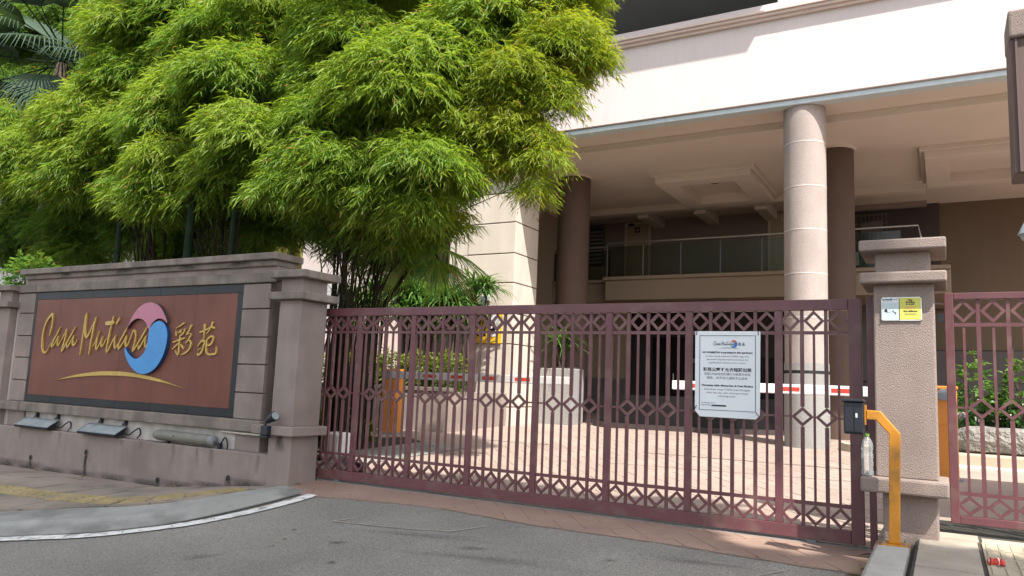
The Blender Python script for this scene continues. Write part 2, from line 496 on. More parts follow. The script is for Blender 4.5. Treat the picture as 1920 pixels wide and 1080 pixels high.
# ------------------------------------------------------------------ leaves
def leaf_mesh(name, m, P, D, k, L, W, spread=0.75, droop=0.35, twig=0.3, tint=None, updir=0.2):
    """k narrow leaves on every twig: P twig roots (n,3), D twig directions, L leaf length range, W half width"""
    n = len(P)
    P = np.repeat(P, k, 0)
    D = np.repeat(D, k, 0)
    tl = np.repeat(rng.uniform(0.6, 1.2, n) * twig, k)
    t = np.tile(np.linspace(0.1, 1.0, k), n) + rng.uniform(-0.06, 0.06, n * k)
    upv = np.array([0, 0, 1.0])
    side = np.cross(D, upv) + rng.normal(0, 0.15, D.shape)
    side /= np.linalg.norm(side, axis=1, keepdims=True) + 1e-9
    sgn = np.tile(np.where(np.arange(k) % 2 == 0, 1.0, -1.0), n)[:, None]
    base = P + D * (tl * t)[:, None] + np.array([0, 0, -1.0]) * (tl * t * t * 0.35)[:, None]
    d = D * 0.75 + side * sgn * spread * rng.uniform(0.5, 1.2, (n * k, 1)) + np.array([0, 0, -droop]) + rng.normal(0, 0.22, D.shape)
    d /= np.linalg.norm(d, axis=1, keepdims=True) + 1e-9
    s = np.cross(d, upv + rng.normal(0, 0.5, d.shape))
    s /= np.linalg.norm(s, axis=1, keepdims=True) + 1e-9
    ln = rng.uniform(L[0], L[1], n * k)[:, None]
    w = ln * W * rng.uniform(0.8, 1.2, (n * k, 1))
    nrm = np.cross(s, d)
    V = np.empty((n * k, 4, 3))
    V[:, 0] = base
    V[:, 1] = base + d * ln * 0.38 + s * w + nrm * w * 0.4
    V[:, 2] = base + d * ln + np.array([0, 0, -1.0]) * ln * 0.18
    V[:, 3] = base + d * ln * 0.38 - s * w + nrm * w * 0.4
    N = n * k
    me = bpy.data.meshes.new(name)
    me.vertices.add(4 * N)
    me.vertices.foreach_set('co', V.reshape(-1).astype(np.float32))
    idx = (np.arange(N) * 4)[:, None]
    tri = np.concatenate([idx + [0, 1, 2], idx + [0, 2, 3]], 1).reshape(-1)
    me.loops.add(6 * N)
    me.loops.foreach_set('vertex_index', tri.astype(np.int32))
    me.polygons.add(2 * N)
    me.polygons.foreach_set('loop_start', np.arange(0, 6 * N, 3, dtype=np.int32))
    me.update(calc_edges=True)
    if tint is None:
        tint = rng.uniform(0, 1, n)
    tv = np.clip(np.repeat(tint, k) * .92 + rng.normal(0, 0.12, N), 0, .94)
    tv[rng.uniform(0, 1, N) < .018] = 1.0
    at = me.attributes.new('tint', 'FLOAT', 'POINT')
    at.data.foreach_set('value', np.repeat(tv, 4).astype(np.float32))
    me.materials.append(MT[m])
    me.validate()
    return me
def strap_mesh(name, m, root, n, L, W, rise=(0.2, 1.3), segs=4, bend=1.6, yaw=None):
    """rosette of arching strap leaves"""
    g = G()
    tints = []
    for i in range(n):
        a = rng.uniform(0, 2 * math.pi) if yaw is None else yaw + rng.uniform(-1.2, 1.2)
        el = rng.uniform(*rise)
        ln = rng.uniform(*L)
        w = W * rng.uniform(0.8, 1.2)
        p = Vector(root) + Vector((rng.normal(0, 0.03), rng.normal(0, 0.03), rng.normal(0, 0.05)))
        h = Vector((math.cos(a), math.sin(a), 0))
        s = Vector((-math.sin(a), math.cos(a), 0))
        rows = []
        for j in range(segs + 1):
            q = j / segs
            wd = w * (0.55 + 1.2 * q - 1.75 * q * q) if j < segs else 0.002
            rows.append((p - s * wd, p + s * wd))
            e = el - bend * q
            p = p + (h * math.cos(e) + Vector((0, 0, 1)) * math.sin(e)) * (ln / segs)
        vs_ = [c for r_ in rows for c in r_]
        g.add(vs_, [(2 * j, 2 * j + 1, 2 * j + 3, 2 * j + 2) for j in range(segs)])
        tints += [rng.uniform(0, 1)] * len(vs_)
    me = g.mesh(name, MT[m], True)
    at = me.attributes.new('tint', 'FLOAT', 'POINT')
    at.data.foreach_set('value', np.array(tints, np.float32))
    return me

# ================================================================== GROUND
def road_z(x, y):
    t = min(max((6.9 - y) / 2, 0), 1)
    return -0.03 - 0.02 * min(max((6.9 - y) / 0.7, 0), 1) - 0.09 * max(0, min(6.2 - y, 4.0)) + 0.03 * (max(min(x, 14), -14) + 3) * t
WB = [(-40, -0.55), (-14, -0.33), (-12.34, -0.316), (-8.54, -0.283), (-8.18, -0.244), (-7.86, -0.207), (-7.2, -0.133), (-6.6, -0.074), (-6.4, -0.05)]
def wall_base(x):
    return float(np.interp(x, [a for a, b in WB], [b for a, b in WB]))
def walk_z(x, y):
    w = min(max((y - 4.2) / 2.23, 0), 1)
    return w * wall_base(x) + (1 - w) * (road_z(x, y) + 0.06)
def floor_z(y):
    return -0.03 + 0.031 * (y - 6.95) if y > 6.95 else -0.03 - 0.02 * min((6.95 - y) / 0.7, 1)
def sheet(g, xs, ys, fn):
    n = len(g.v)
    for y in ys:
        for x in xs:
            g.v.append((x, y, fn(x, y)))
    w = len(xs)
    for j in range(len(ys) - 1):
        for i in range(w - 1):
            a = n + j * w + i
            g.f.append((a, a + 1, a + w + 1, a + w))
    return g
xs = [-60, -40, -25, -20] + [-16 + 0.5 * i for i in range(65)] + [20, 30, 60]
ys = [-60, -40, -20, -10, -6, -4, -2, 0, 1, 1.6, 2.2] + [2.5 + 0.25 * i for i in range(18)]
structure(ob('ground', sheet(G(), [-150, 150], [-150, 150], lambda x, y: -1.2), 'soil'))
#ROAD#

# kerb ramp on the left corner: outer edge on the road, inner edge on the pavers
KO = [(-30.0, -11.0), (-14.0, -0.3), (-10.0, 2.36), (-8.3, 3.47), (-7.52, 3.985), (-7.10, 4.24), (-6.82, 4.44), (-6.56, 4.74), (-6.37, 5.05), (-6.22, 5.42), (-6.12, 5.82), (-6.05, 6.27)]
KI = [(-30.6, -10.2), (-14.7, 0.35), (-10.75, 2.86), (-9.0, 3.95), (-8.29, 4.37), (-7.84, 4.62), (-7.46, 4.80), (-7.10, 4.93), (-6.80, 5.12), (-6.60, 5.36), (-6.48, 5.75), (-6.455, 6.40)]
g = G()
nK = len(KO)
for (ax, ay), (bx, by) in zip(KO, KI):
    zo, zi = road_z(ax, ay), walk_z(bx, by) + 0.012
    for q, dz in ((-0.02, -0.05), (0.0, 0.012), (0.08, 0.03), (0.30, None), (0.34, None), (1.0, None), (1.02, -0.2)):
        x, y = ax + (bx - ax) * q, ay + (by - ay) * q
        if dz is None:
            lin = zo + 0.03 + (zi - zo - 0.03) * q
            lift = 0.035 * min(1, max(0, (zi - zo - 0.03) / 0.05)) if q in (0.34,) else (0.0 if q == 0.30 else 0)
            z = lin + lift if q < 1 else zi
        elif q > 1:
            z = zi - 0.2
        else:
            z = zo + dz
        g.v.append((x, y, z))
for i in range(nK - 1):
    for k in range(6):
        a = i * 7 + k
        g.f.append((a, a + 7, a + 8, a + 1))
structure(ob('kerb', g, 'kerb', smooth=True))
def ko_x(y):
    if y >= 6.27: return -6.45
    for i in range(nK - 1):
        if KO[i][1] <= y <= KO[i + 1][1]:
            return KO[i][0] + (KO[i + 1][0] - KO[i][0]) * (y - KO[i][1]) / (KO[i + 1][1] - KO[i][1]) - 0.04
    return -60.0
g = G()
ysr = [-60, -40, -20, -11] + [-10.8 + 0.3 * i for i in range(41)] + [1.4 + 0.1 * i for i in range(53)] + [6.72]
nR = 36
for y in ysr:
    e = ko_x(y)
    for k in range(nR + 1):
        q = k / nR
        x = e + (2.0 - e) * q if k < nR else 60.0
        g.v.append((x, y, road_z(x, y) - 0.004))
for j in range(len(ysr) - 1):
    for k in range(nR):
        a = j * (nR + 1) + k
        g.f.append((a, a + 1, a + nR + 2, a + nR + 1))
structure(ob('road', g, 'asphalt', smooth=True))
# gutter joint between kerb and line, painted edge line
def strip_along(pts, o0, o1, lift, fn, jit=0.0):
    g = G()
    P = smooth_line(pts, 14)
    for i, p in enumerate(P):
        a, b = P[max(i - 1, 0)], P[min(i + 1, len(P) - 1)]
        dx, dy = b[0] - a[0], b[1] - a[1]
        L = math.hypot(dx, dy)
        nx, ny = dy / L, -dx / L
        for o in (o0, o1):
            oo = o + (random.uniform(-jit, jit) if jit else 0)
            x, y = p[0] + nx * oo, p[1] + ny * oo
            g.v.append((x, y, fn(x, y) + lift))
    for i in range(len(P) - 1):
        a = 2 * i
        g.f.append((a, a + 1, a + 3, a + 2))
    return g
structure(ob('kerb_joint', strip_along(KO, -0.01, 0.05, 0.0035, road_z, 0.006), 'mortar'))
line = [(-14.0, -0.3)] + KO[2:]
WL = [(-14.0, -0.42), (-9.9, 2.28), (-8.2, 3.38), (-7.38, 3.93), (-6.70, 4.37), (-6.25, 4.95), (-6.06, 5.30), (-5.95, 5.62), (-5.88, 6.02), (-5.88, 6.24)]
gl = strip_along(WL, -0.075, 0.07, 0.008, road_z, 0.006)
gl2 = G()
gl2.v = gl.v
gl2.f = [f for i, f in enumerate(gl.f) if i % 9 != 5 or True]
structure(ob('edge_line', gl2, 'white_line'))
for (x, y, a, L) in [(-6.9, 4.23, 1.0, 0.11), (-6.55, 4.54, 0.7, 0.12), (-6.31, 4.86, 0.5, 0.12), (-6.13, 5.18, 0.5, 0.11), (-5.98, 5.55, 0.35, 0.1), (-7.25, 4.03, 1.1, 0.1)]:
    pts = [(x - math.cos(a) * L * q * 0.5 + random.uniform(-.012, .012), y + math.sin(a) * L * q * 0.5, 0) for q in (-1, -0.4, 0.2, 1)]
    gg = G()
    for i in range(3):
        (x0, y0, _), (x1, y1, _) = pts[i], pts[i + 1]
        w = 0.006
        gg.add([(x0 - w, y0, road_z(x0, y0) + .011), (x0 + w, y0, road_z(x0, y0) + .011), (x1 + w, y1, road_z(x1, y1) + .011), (x1 - w, y1, road_z(x1, y1) + .011)], [(0, 1, 2, 3)])
    structure(ob('line_crack', gg, 'asphalt'))
# old paint scratches left on the asphalt
for pts in ([(-4.95, 5.55), (-4.15, 5.62), (-3.72, 5.72)], [(-3.78, 5.66), (-3.55, 5.98)], [(-1.2, 5.55), (-1.02, 5.82)], [(-4.98, 5.53), (-4.85, 5.70)]):
    structure(ob('paint_scratch', strip_along(pts, -0.008, 0.008, 0.004, road_z, 0.004), 'paver_r'))
structure(ob('worn_marking', G().add([(x, y, road_z(x, y) + .005) for x, y in ((-0.86, 5.48), (-0.60, 5.42), (-0.56, 5.70), (-0.66, 5.80), (-0.85, 5.76))], [(0, 1, 2, 3, 4)]), 'white_line'))

# pavement in front of the sign wall: laid slabs, one object each, on a mossy bed
bed = structure(ob('sidewalk', G(), 'mortar'))
g = G()
def inside_kerb(x, y):
    """on the wall side of the inner kerb edge"""
    P = KI
    if y > 6.40: return y < 6.43
    for i in range(len(P) - 1):
        if P[i][1] <= y <= P[i + 1][1]:
            q = (y - P[i][1]) / (P[i + 1][1] - P[i][1])
            return x < P[i][0] + (P[i + 1][0] - P[i][0]) * q - 0.01
    return False
ysb = [-10.2 + 0.4 * i for i in range(42)] + [6.43]
for j in range(len(ysb) - 1):
    def edge(y):
        for i in range(len(KI) - 1):
            if KI[i][1] <= y <= KI[i + 1][1]:
                return KI[i][0] + (KI[i + 1][0] - KI[i][0]) * (y - KI[i][1]) / (KI[i + 1][1] - KI[i][1])
        return KI[-1][0]
    e0, e1 = edge(ysb[j]), edge(min(ysb[j + 1], 6.40))
    n = 24
    row = []
    for y, e in ((ysb[j], e0), (ysb[j + 1], e1)):
        row.append([(x, y, walk_z(x, y) - 0.03) for x in [e - (e + 32) * (1 - (1 - k / n) ** 2) for k in range(n + 1)]])
    b0 = len(g.v)
    g.v += row[0] + row[1]
    g.f += [(b0 + k + 1, b0 + k, b0 + n + 1 + k, b0 + n + 2 + k) for k in range(n)]
me = g.mesh('sidewalk', MT['mortar'])
bed.data = me
def quad_slab(corners, fn, lift, thick=0.03, inset=0.006):
    cx = sum(c[0] for c in corners) / 4
    cy = sum(c[1] for c in corners) / 4
    top = []
    for x, y in corners:
        dx, dy = x - cx, y - cy
        L = math.hypot(dx, dy)
        x, y = x - dx / L * inset, y - dy / L * inset
        top.append((x, y))
    dz = random.uniform(-0.003, 0.003)
    vs_ = [(x, y, fn(x, y) + lift - thick) for x, y in top] + [(x, y, fn(x, y) + lift + dz) for x, y in top]
    return G().add(vs_, [(0, 1, 5, 4), (1, 2, 6, 5), (2, 3, 7, 6), (3, 0, 4, 7), (4, 5, 6, 7)])
def tact_bar(c, a, fn, L=0.25, w=0.026):
    ux, uy = math.cos(a), math.sin(a)
    pts = [(c[0] + ux * s * L / 2 - uy * t * w / 2, c[1] + uy * s * L / 2 + ux * t * w / 2) for s, t in ((-1, -1), (1, -1), (1, 1), (-1, 1))]
    return pts
def tactile_tile(cx, cy, a, fn, lift, parent, m, sz=0.30, bars=4):
    ux, uy = math.cos(a), math.sin(a)
    def P(s, t): return (cx + ux * s - uy * t, cy + uy * s + ux * t)
    h = sz / 2
    o = ob('tactile_tile', quad_slab([P(-h, -h), P(h, -h), P(h, h), P(-h, h)], fn, lift), m, parent)
    gb = G()
    for b in range(bars):
        t = (b - (bars - 1) / 2) * sz / bars
        q = [P(-h * .86, t - .014), P(h * .86, t - .014), P(h * .86, t + .014), P(-h * .86, t + .014)]
        gb.add([(x, y, fn(x, y) + lift - .002) for x, y in q] + [(x, y, fn(x, y) + lift + .006) for x, y in q], [(0, 1, 5, 4), (1, 2, 6, 5), (2, 3, 7, 6), (3, 0, 4, 7), (4, 5, 6, 7)])
    ob('raised_bar', gb, m, o)
TS = 0.30
tiles = []
x = -7.95
while x > -13.6:
    tiles.append((x, 5.08, 0.0))
    x -= TS
tiles += [(-7.60, 5.10, 0.18), (-7.29, 5.20, 0.5), (-7.05, 5.38, 0.8), (-6.86, 5.60, 1.0), (-6.74, 5.87, 1.35)]
for tx, ty, a in tiles:
    tactile_tile(tx, ty, a, walk_z, 0.014, bed, 'tactile')
def near_tile(x, y):
    return any(abs(x - tx) < 0.36 and abs(y - ty) < 0.30 for tx, ty, a in tiles)
def cut(poly, keep):
    res = []
    for i in range(len(poly)):
        a, b = poly[i], poly[(i + 1) % len(poly)]
        ka, kb = keep(a), keep(b)
        if ka >= 0: res.append(a)
        if (ka >= 0) != (kb >= 0):
            q = ka / (ka - kb)
            res.append((a[0] + (b[0] - a[0]) * q, a[1] + (b[1] - a[1]) * q))
    return res
def area(p):
    return abs(sum(p[i][0] * p[(i + 1) % len(p)][1] - p[(i + 1) % len(p)][0] * p[i][1] for i in range(len(p)))) / 2
def poly_piece(poly, fn, lift, inset=0.005, deep=0.008, jit=0.0015):
    cx = sum(p[0] for p in poly) / len(poly)
    cy = sum(p[1] for p in poly) / len(poly)
    P = []
    for x, y in poly:
        L = math.hypot(x - cx, y - cy) + 1e-6
        q = max(0.0, 1 - inset * 1.4 / L)
        P.append((cx + (x - cx) * q, cy + (y - cy) * q))
    n = len(P)
    dz = random.uniform(-jit, jit)
    g = G()
    g.add([(x, y, fn(x, y) + lift - deep) for x, y in P] + [(x, y, fn(x, y) + lift + dz) for x, y in P],
          [(i, (i + 1) % n, (i + 1) % n + n, i + n) for i in range(n)] + [tuple(range(n, 2 * n))])
    return g
def kerb_cut(poly):
    """keep what lies on the wall side of the inner kerb edge"""
    for i in range(len(KI) - 1):
        (ax, ay), (bx, by) = KI[i], KI[i + 1]
        if len(poly) < 3: break
        if max(p[1] for p in poly) < ay - 0.6 or min(p[1] for p in poly) > by + 0.6: continue
        poly = cut(poly, lambda p: -((bx - ax) * (p[1] - ay) - (by - ay) * (p[0] - ax)) * -1 if False else ((bx - ax) * (p[1] - ay) - (by - ay) * (p[0] - ax)))
    return poly
edges_ = [(6.428, 6.03), (6.03, 5.63), (5.63, 5.235), (4.925, 4.53), (4.53, 4.13), (4.13, 3.73), (3.73, 3.33), (3.33, 2.93), (2.93, 2.53)]
for j, (y1, y0) in enumerate(edges_):
    x = -6.3 - (0.3 if j % 2 else 0.0)
    while x > -13.6:
        c = kerb_cut([(x - 0.6, y0), (x, y0), (x, y1), (x - 0.6, y1)])
        if len(c) > 2 and area(c) > 0.004:
            ob('paver', poly_piece(c, walk_z, 0.008, 0.009, 0.05, 0.004), 'paver_l', bed)
        x -= 0.6
x = -7.82
while x < -6.3:
    c = kerb_cut([(x, 4.925), (x + 0.4, 4.925), (x + 0.4, 5.235), (x, 5.235)])
    if len(c) > 2 and area(c) > 0.004:
        ob('paver', poly_piece(c, walk_z, 0.006, 0.009, 0.05), 'paver_l', bed)
    x += 0.4

# driveway apron and forecourt: stamped concrete, herringbone stamp
g = G()
ysd = [6.18, 6.5, 6.95] + [7.5 + i for i in range(20)]
for j in range(len(ysd) - 1):
    for (y,) in ((ysd[j],), (ysd[j + 1],)):
        pass
fx0, fx1 = -7.2, 6.0
dv = structure(ob('driveway', sheet(G(), [-22, -16, -12, -9, fx0, -4, -1, 2, fx1, 14], [6.95 + i for i in range(0, 22)], lambda x, y: floor_z(y)), 'stamped_in'))
def apron_front(x):
    return float(np.interp(x, [-6.0, -5.8, -5.1, -4.4, -3.2, -2.0, -1.0, -0.45], [6.20, 6.19, 6.31, 6.38, 6.18, 6.14, 6.01, 5.98]))
ga = G()
axs = [-6.46 + 0.1 * i for i in range(61)]
for x in axs:
    f = apron_front(x) + random.uniform(-0.012, 0.012)
    for q in (0, 0.5, 1):
        y = f + (6.96 - f) * q
        ga.v.append((x, y, road_z(x, y) + 0.002 + (0 if q else -0.002)))
for i in range(len(axs) - 1):
    for q in (0, 1):
        a = 3 * i + q
        ga.f.append((a, a + 3, a + 4, a + 1))
structure(ob('driveway_apron', ga, 'joint'))
LP, WP = 0.42, 0.21
def stamp_piece(cx, cy, ang, fn, lift):
    ux, uy = math.cos(ang), math.sin(ang)
    return [(cx + ux * s - uy * t, cy + uy * s + ux * t) for s, t in ((-LP / 2, -WP / 2), (LP / 2, -WP / 2), (LP / 2, WP / 2), (-LP / 2, WP / 2))]
def herringbone(x0, x1, y0, y1, rot=math.radians(38)):
    out = []
    cr, sr = math.cos(rot), math.sin(rot)
    R = 40
    u = WP
    for i in range(-R, R):
        for j in range(-R, R):
            bx, by = (i * 1 + j * 1) * u + 0, 0
            # classic herringbone cell: one piece along, one across
            ox = i * 2 * u + j * u * 1.0
            oy = j * u * 1.0 - i * 0 * u
            ax, ay = i * 4 * u + (j % 4) * u, j * u
            for (cx, cy, r) in ((ax + u, ay + u / 2, 0), (ax + 2.5 * u, ay, math.pi / 2)):
                X, Y = cx * cr - cy * sr, cx * sr + cy * cr
                X, Y = X - 3, Y + 9
                if x0 < X < x1 and y0 < Y < y1:
                    out.append((X, Y, r + rot))
    return out
def piece_mesh(corners, fn, lift, inset=0.004):
    return quad_slab(corners, fn, lift, 0.012, inset)
cells = herringbone(-6.6, 1.0, 5.9, 18.2)
cells.sort(key=lambda c: c[0] ** 2 + c[1] ** 2)
ap = bpy.data.objects['driveway_apron']
cnt = 0
rest = G()
for (cx, cy, r) in cells:
    c = stamp_piece(cx, cy, r, None, 0)
    if cy < 7.1:
        q = cut(c, lambda p: p[1] - apron_front(p[0]) - 0.006)
        if len(q) > 2: q = cut(q, lambda p: 6.93 - p[1])
        if len(q) > 2: q = cut(q, lambda p: p[0] + 6.44)
        if len(q) > 2: q = cut(q, lambda p: -0.47 - p[0])
        if len(q) > 2 and area(q) > 0.002:
            ob('stamped_piece', poly_piece(q, road_z, 0.006, 0.0015 if cx < -3.6 else 0.0035), 'stamped', ap)
    q = cut(c, lambda p: p[1] - 7.02)
    if len(q) > 2: q = cut(q, lambda p: p[0] + 6.6 - max(0, (p[1] - 7.0)) * 0.0)
    if len(q) > 2 and area(q) > 0.002:
        gq = poly_piece(q, lambda x, y: floor_z(y), 0.007)
        if cnt < 240 and cy < 9.6:
            ob('stamped_piece', gq, 'stamped_in', dv)
            cnt += 1
        else:
            rest.add(gq.v, gq.f)
tag(ob('stamped_field', rest, 'stamped_in', dv), kind='stuff')
structure(ob('expansion_joint', G().add([(-4.3, 10.66, floor_z(10.66) + .0115), (-1.0, 11.02, floor_z(11.02) + .0115), (-1.0, 11.045, floor_z(11.045) + .0115), (-4.3, 10.685, floor_z(10.685) + .0115)], [(0, 1, 2, 3)]), 'joint'))
structure(ob('gate_track', G().box(-7.6, -0.5, 6.90, 6.925, -0.06, -0.022).box(-7.6, -0.5, 7.005, 7.02, -0.06, -0.018), 'grey_metal'))

# raised pavement and kerb on the right
def walk_r(x, y):
    return 0.18 + 0.012 * max(0, y - 6.5) - 0.05 * max(0, min(5.0 - y, 3))
pv = structure(ob('footpath', sheet(G(), [-0.205, 0.5, 2, 6, 20, 60], [-40, 2, 3, 4, 5, 6, 6.9, 7.6], lambda x, y: walk_r(x, y) - 0.012), 'mortar'))
kr = G()
for y0, y1 in ((-12.0, 2.0), (2.0, 3.6), (3.6, 5.2), (5.2, 6.02)):
    for y in (y0 + .005, y1 - .005):
        zt = walk_r(0, y)
        kr.v += [(-0.47, y, road_z(-0.47, y) - .08), (-0.455, y, zt - .03), (-0.43, y, zt - .004), (-0.24, y, zt), (-0.235, y, zt - .05)]
    b = len(kr.v) - 10
    kr.f += [(b + k, b + k + 1, b + k + 6, b + k + 5) for k in range(4)] + [(b, b + 1, b + 2, b + 3, b + 4), (b + 9, b + 8, b + 7, b + 6, b + 5)]
structure(ob('kerb_stone', kr, 'kerb_light'))
structure(ob('kerb_gap', G().add([(-0.30, -12, walk_r(0, -12) - .05), (-0.19, -12, walk_r(0, -12) - .05), (-0.19, 6.5, 0.135), (-0.30, 6.5, 0.135)], [(0, 1, 2, 3)]), 'mortar'))
rows = [6.62, 6.03, 5.42, 4.82, 4.22, 3.62]
for j in range(len(rows) - 1):
    y1, y0 = rows[j], rows[j + 1]
    ob('slab', quad_slab([(-0.19, y0), (0.175, y0), (0.175, y1), (-0.19, y1)], walk_r, 0.0), 'paver_r', pv)
    for x in (0.66, 1.26, 1.86):
        ob('slab', quad_slab([(x, y0), (x + .6, y0), (x + .6, y1), (x, y1)], walk_r, 0.0), 'paver_r', pv)
y = 6.47
while y > 3.6:
    tactile_tile(0.345, y, math.pi / 2, walk_r, 0.0, pv, 'tactile_r')
    tactile_tile(0.648, y, math.pi / 2, walk_r, 0.0, pv, 'tactile_r') if False else None
    y -= 0.303
ob('slab', quad_slab([(0.20, 6.63), (0.66, 6.63), (0.66, 6.83), (0.20, 6.83)], walk_r, 0.0), 'paver_r', pv)
ob('slab', quad_slab([(-0.42, 6.63), (0.19, 6.63), (0.19, 6.90), (-0.42, 6.90)], walk_r, -0.001), 'paver_r', pv)
structure(ob('wicket_path', sheet(G(), [-0.45, 0.6, 2.0, 5.0], [6.9, 9, 11, 13.4], lambda x, y: max(floor_z(y) + 0.012, 0.17 - 0.02 * (y - 6.9)) if y < 9.5 else floor_z(y) + .012), 'stamped_in'))
# planting bed behind the sign wall
g = sheet(G(), [-24, -16, -13, -11, -9, -8.4, -7.9, -7.5], [7.25, 8, 9, 10, 11.2], lambda x, y: 0.13 + 0.03 * math.sin(x * 5) + 0.03 * math.cos(y * 4) - max(0, (x + 8.2)) * 0.12)
structure(ob('planting_bed', g, 'soil', smooth=True))
structure(ob('gutter', sheet(G(), [-7.9, -7.3, -6.95], [7.05, 8, 9, 10, 11], lambda x, y: floor_z(y) + 0.010 + (0.03 if x < -7.3 else 0)), 'kerb'))

# ================================================================== SLIDING GATE
def diamond(hw, hh, t, y0, y1):
    """square frame standing on its corner: outer half width hw, half height hh, bar thickness t"""
    k = t / math.hypot(hw, hh)
    iw, ih = hw * (1 - k * math.hypot(hw, hh) / hw * 0.9), hh * (1 - k * math.hypot(hw, hh) / hh * 0.9)
    o = [(hw, 0), (0, hh), (-hw, 0), (0, -hh)]
    i_ = [(iw, 0), (0, ih), (-iw, 0), (0, -ih)]
    vs_ = [(x, y, z) for y in (y0, y1) for ring in (o, i_) for x, z in ring]
    f = []
    for k in range(4):
        n = (k + 1) % 4
        f += [(k, 4 + k, 4 + n, n), (8 + k, 8 + n, 12 + n, 12 + k), (k, n, 8 + n, 8 + k), (4 + k, 12 + k, 12 + n, 4 + n)]
    return G().add(vs_, f)
def boxmesh(name, w, d, h, m):
    return G().box(-w / 2, w / 2, -d / 2, d / 2, 0, h).mesh(name, MT[m])
def build_gate(root, posts, zb, zt, y, last=None, first=None, zr=(0.0, 0.105, 0.275, 0.305, 0.992, 1.008, 1.702, 1.730, 1.908), xr=None):
    """rails and posts of square tube with bars and diamonds; y is the middle of the frame"""
    z0, zbr, zl0, zl1, zm0, zm1, zu0, zu1, ztr = [zb + a for a in zr]
    x0, x1 = xr
    put_bar = {}
    me_post = boxmesh('post', 0.062, 0.050, ztr - zbr, 'gate')
    me_thick = boxmesh('bar', 0.030, 0.028, zu0 - zl1, 'gate')
    me_thick_lo = boxmesh('bar', 0.030, 0.028, zm0 - 0.075 - zl1, 'gate')
    me_thick_hi = boxmesh('bar', 0.030, 0.028, zu0 - (zm1 + 0.075), 'gate')
    me_thin = boxmesh('bar', 0.019, 0.019, zu0 - zl1, 'gate')
    me_stub_lo = boxmesh('stub', 0.027, 0.026, zl0 - zbr, 'gate')
    me_stub_hi = boxmesh('stub', 0.027, 0.026, ztr - zu1, 'gate')
    def bevel(o, w=0.004):
        md = o.modifiers.new('bevel', 'BEVEL')
        md.width = w
        md.segments = 2
        return o
    bevel(ob('top_rail', B(x0, x1, y - .03, y + .03, ztr, zt), 'gate', root))
    bevel(ob('bottom_rail', B(x0, x1, y - .031, y + .031, z0, zbr), 'gate', root))
    cells = []
    edges = posts
    dm = {}
    for k in range(len(edges) - 1):
        a, b = edges[k], edges[k + 1]
        n = 4 if abs(b - a) > 0.7 else 3
        cw = (b - a) / n if n == 4 else 0.1935
        for rail, za, zb_ in (('lower_rail', zl0, zl1), ('upper_rail', zu0, zu1)):
            ob(rail, B(a + .03, b - .03 if not (k == len(edges) - 2 and last) else b - .03, y - .014, y + .014, za, zb_), 'gate', root)
        hw = cw / 2 - 0.012
        key = round(hw, 4)
        if key not in dm:
            dm[key] = (diamond(hw, (zl0 - zbr) / 2, 0.033, -.016, .016).mesh('diamond', MT['gate']),
                       diamond(cw / 2 - 0.008, 0.083, 0.033, -.0165, .0165).mesh('diamond', MT['gate']),
                       diamond(hw, (ztr - zu1) / 2, 0.033, -.016, .016).mesh('diamond', MT['gate']))
        lo, mid, hi = dm[key]
        for i in range(n):
            xc = a + cw * (i + 0.5)
            if xc < b - 0.06:
                put('diamond', lo, root, (xc, y, (zbr + zl0) / 2))
                put('diamond', hi, root, (xc, y, (ztr + zu1) / 2))
                put('bar', me_thin, root, (xc, y, zl1))
        for i in range(1, n):
            xc = a + cw * i
            if xc > b - 0.08:
                continue
            put('stub', me_stub_lo, root, (xc, y, zbr))
            put('stub', me_stub_hi, root, (xc, y, zu1))
            put('bar', me_thick_lo, root, (xc, y, zl1))
            put('bar', me_thick_hi, root, (xc, y, zm1 + 0.075))
            put('diamond', mid, root, (xc, y, (zm0 + zm1) / 2))
        for xa, xb in ((a + .03, a + cw / 2 - .009), (a + cw / 2 + .009, a + cw / 2 + .010)):
            if xb - xa > 0.02:
                ob('middle_rail', B(xa, xb, y - .007, y + .007, zm0, zm1), 'gate', root)
        xa = a + cw * (n - 0.5) + .009
        if b - .03 - xa > 0.02:
            ob('middle_rail', B(xa, b - .03, y - .007, y + .007, zm0, zm1), 'gate', root)
    for i, x in enumerate(edges):
        if i == len(edges) - 1 and last:
            bevel(ob('end_stile', B(x - .0495, x + .0495, y - .032, y + .032, zb + 0.0, zt + .002), 'gate', root))
        elif i == 0 and first:
            bevel(ob('end_stile', B(x - first / 2, x + first / 2, y - .032, y + .032, zb + 0.0, zt + .002), 'gate', root))
        else:
            bevel(put('post', me_post, root, (x, y, zbr)))
GY = 6.961
sg = thing('sliding_gate', 'wide maroon steel sliding gate with diamond bands closing the driveway', 'gate', (-3.6, GY, 0))
build_gate(sg, [-7.577, -6.787, -5.997, -5.207, -4.418, -3.632, -2.842, -2.051, -1.2555, -0.6405], 0.0, 2.0, GY, last=True, xr=(-7.6, -0.692))
for x in (-6.2, -1.0):
    ob('roller', G().tube([(x, GY - .02, -0.012), (x, GY + .02, -0.012)], 0.038, 16), 'grey_metal', sg, smooth=True)
cp = thing('gate_catch_post', 'slim maroon steel post standing between the sliding gate and the right pillar', 'post', (-0.525, GY, 0))
ob('post_shaft', B(-0.552, -0.500, GY - .03, GY + .02, -0.06, 2.02), 'gate', cp, bevel=.003)
ob('catch_plate', B(-0.59, -0.553, GY - .02, GY + .0, 1.05, 1.16), 'gate', cp)
wg = thing('wicket_gate', 'narrow maroon pedestrian gate with diamond pattern beside the right pillar', 'gate', (0.5, GY, 0.24))
build_gate(wg, [0.045, 0.835, 1.62], 0.255, 2.032, GY, first=0.062, xr=(0.077, 1.65),
           zr=(0.0, 0.06, 0.212, 0.240, 0.872, 0.887, 1.512, 1.540, 1.725))
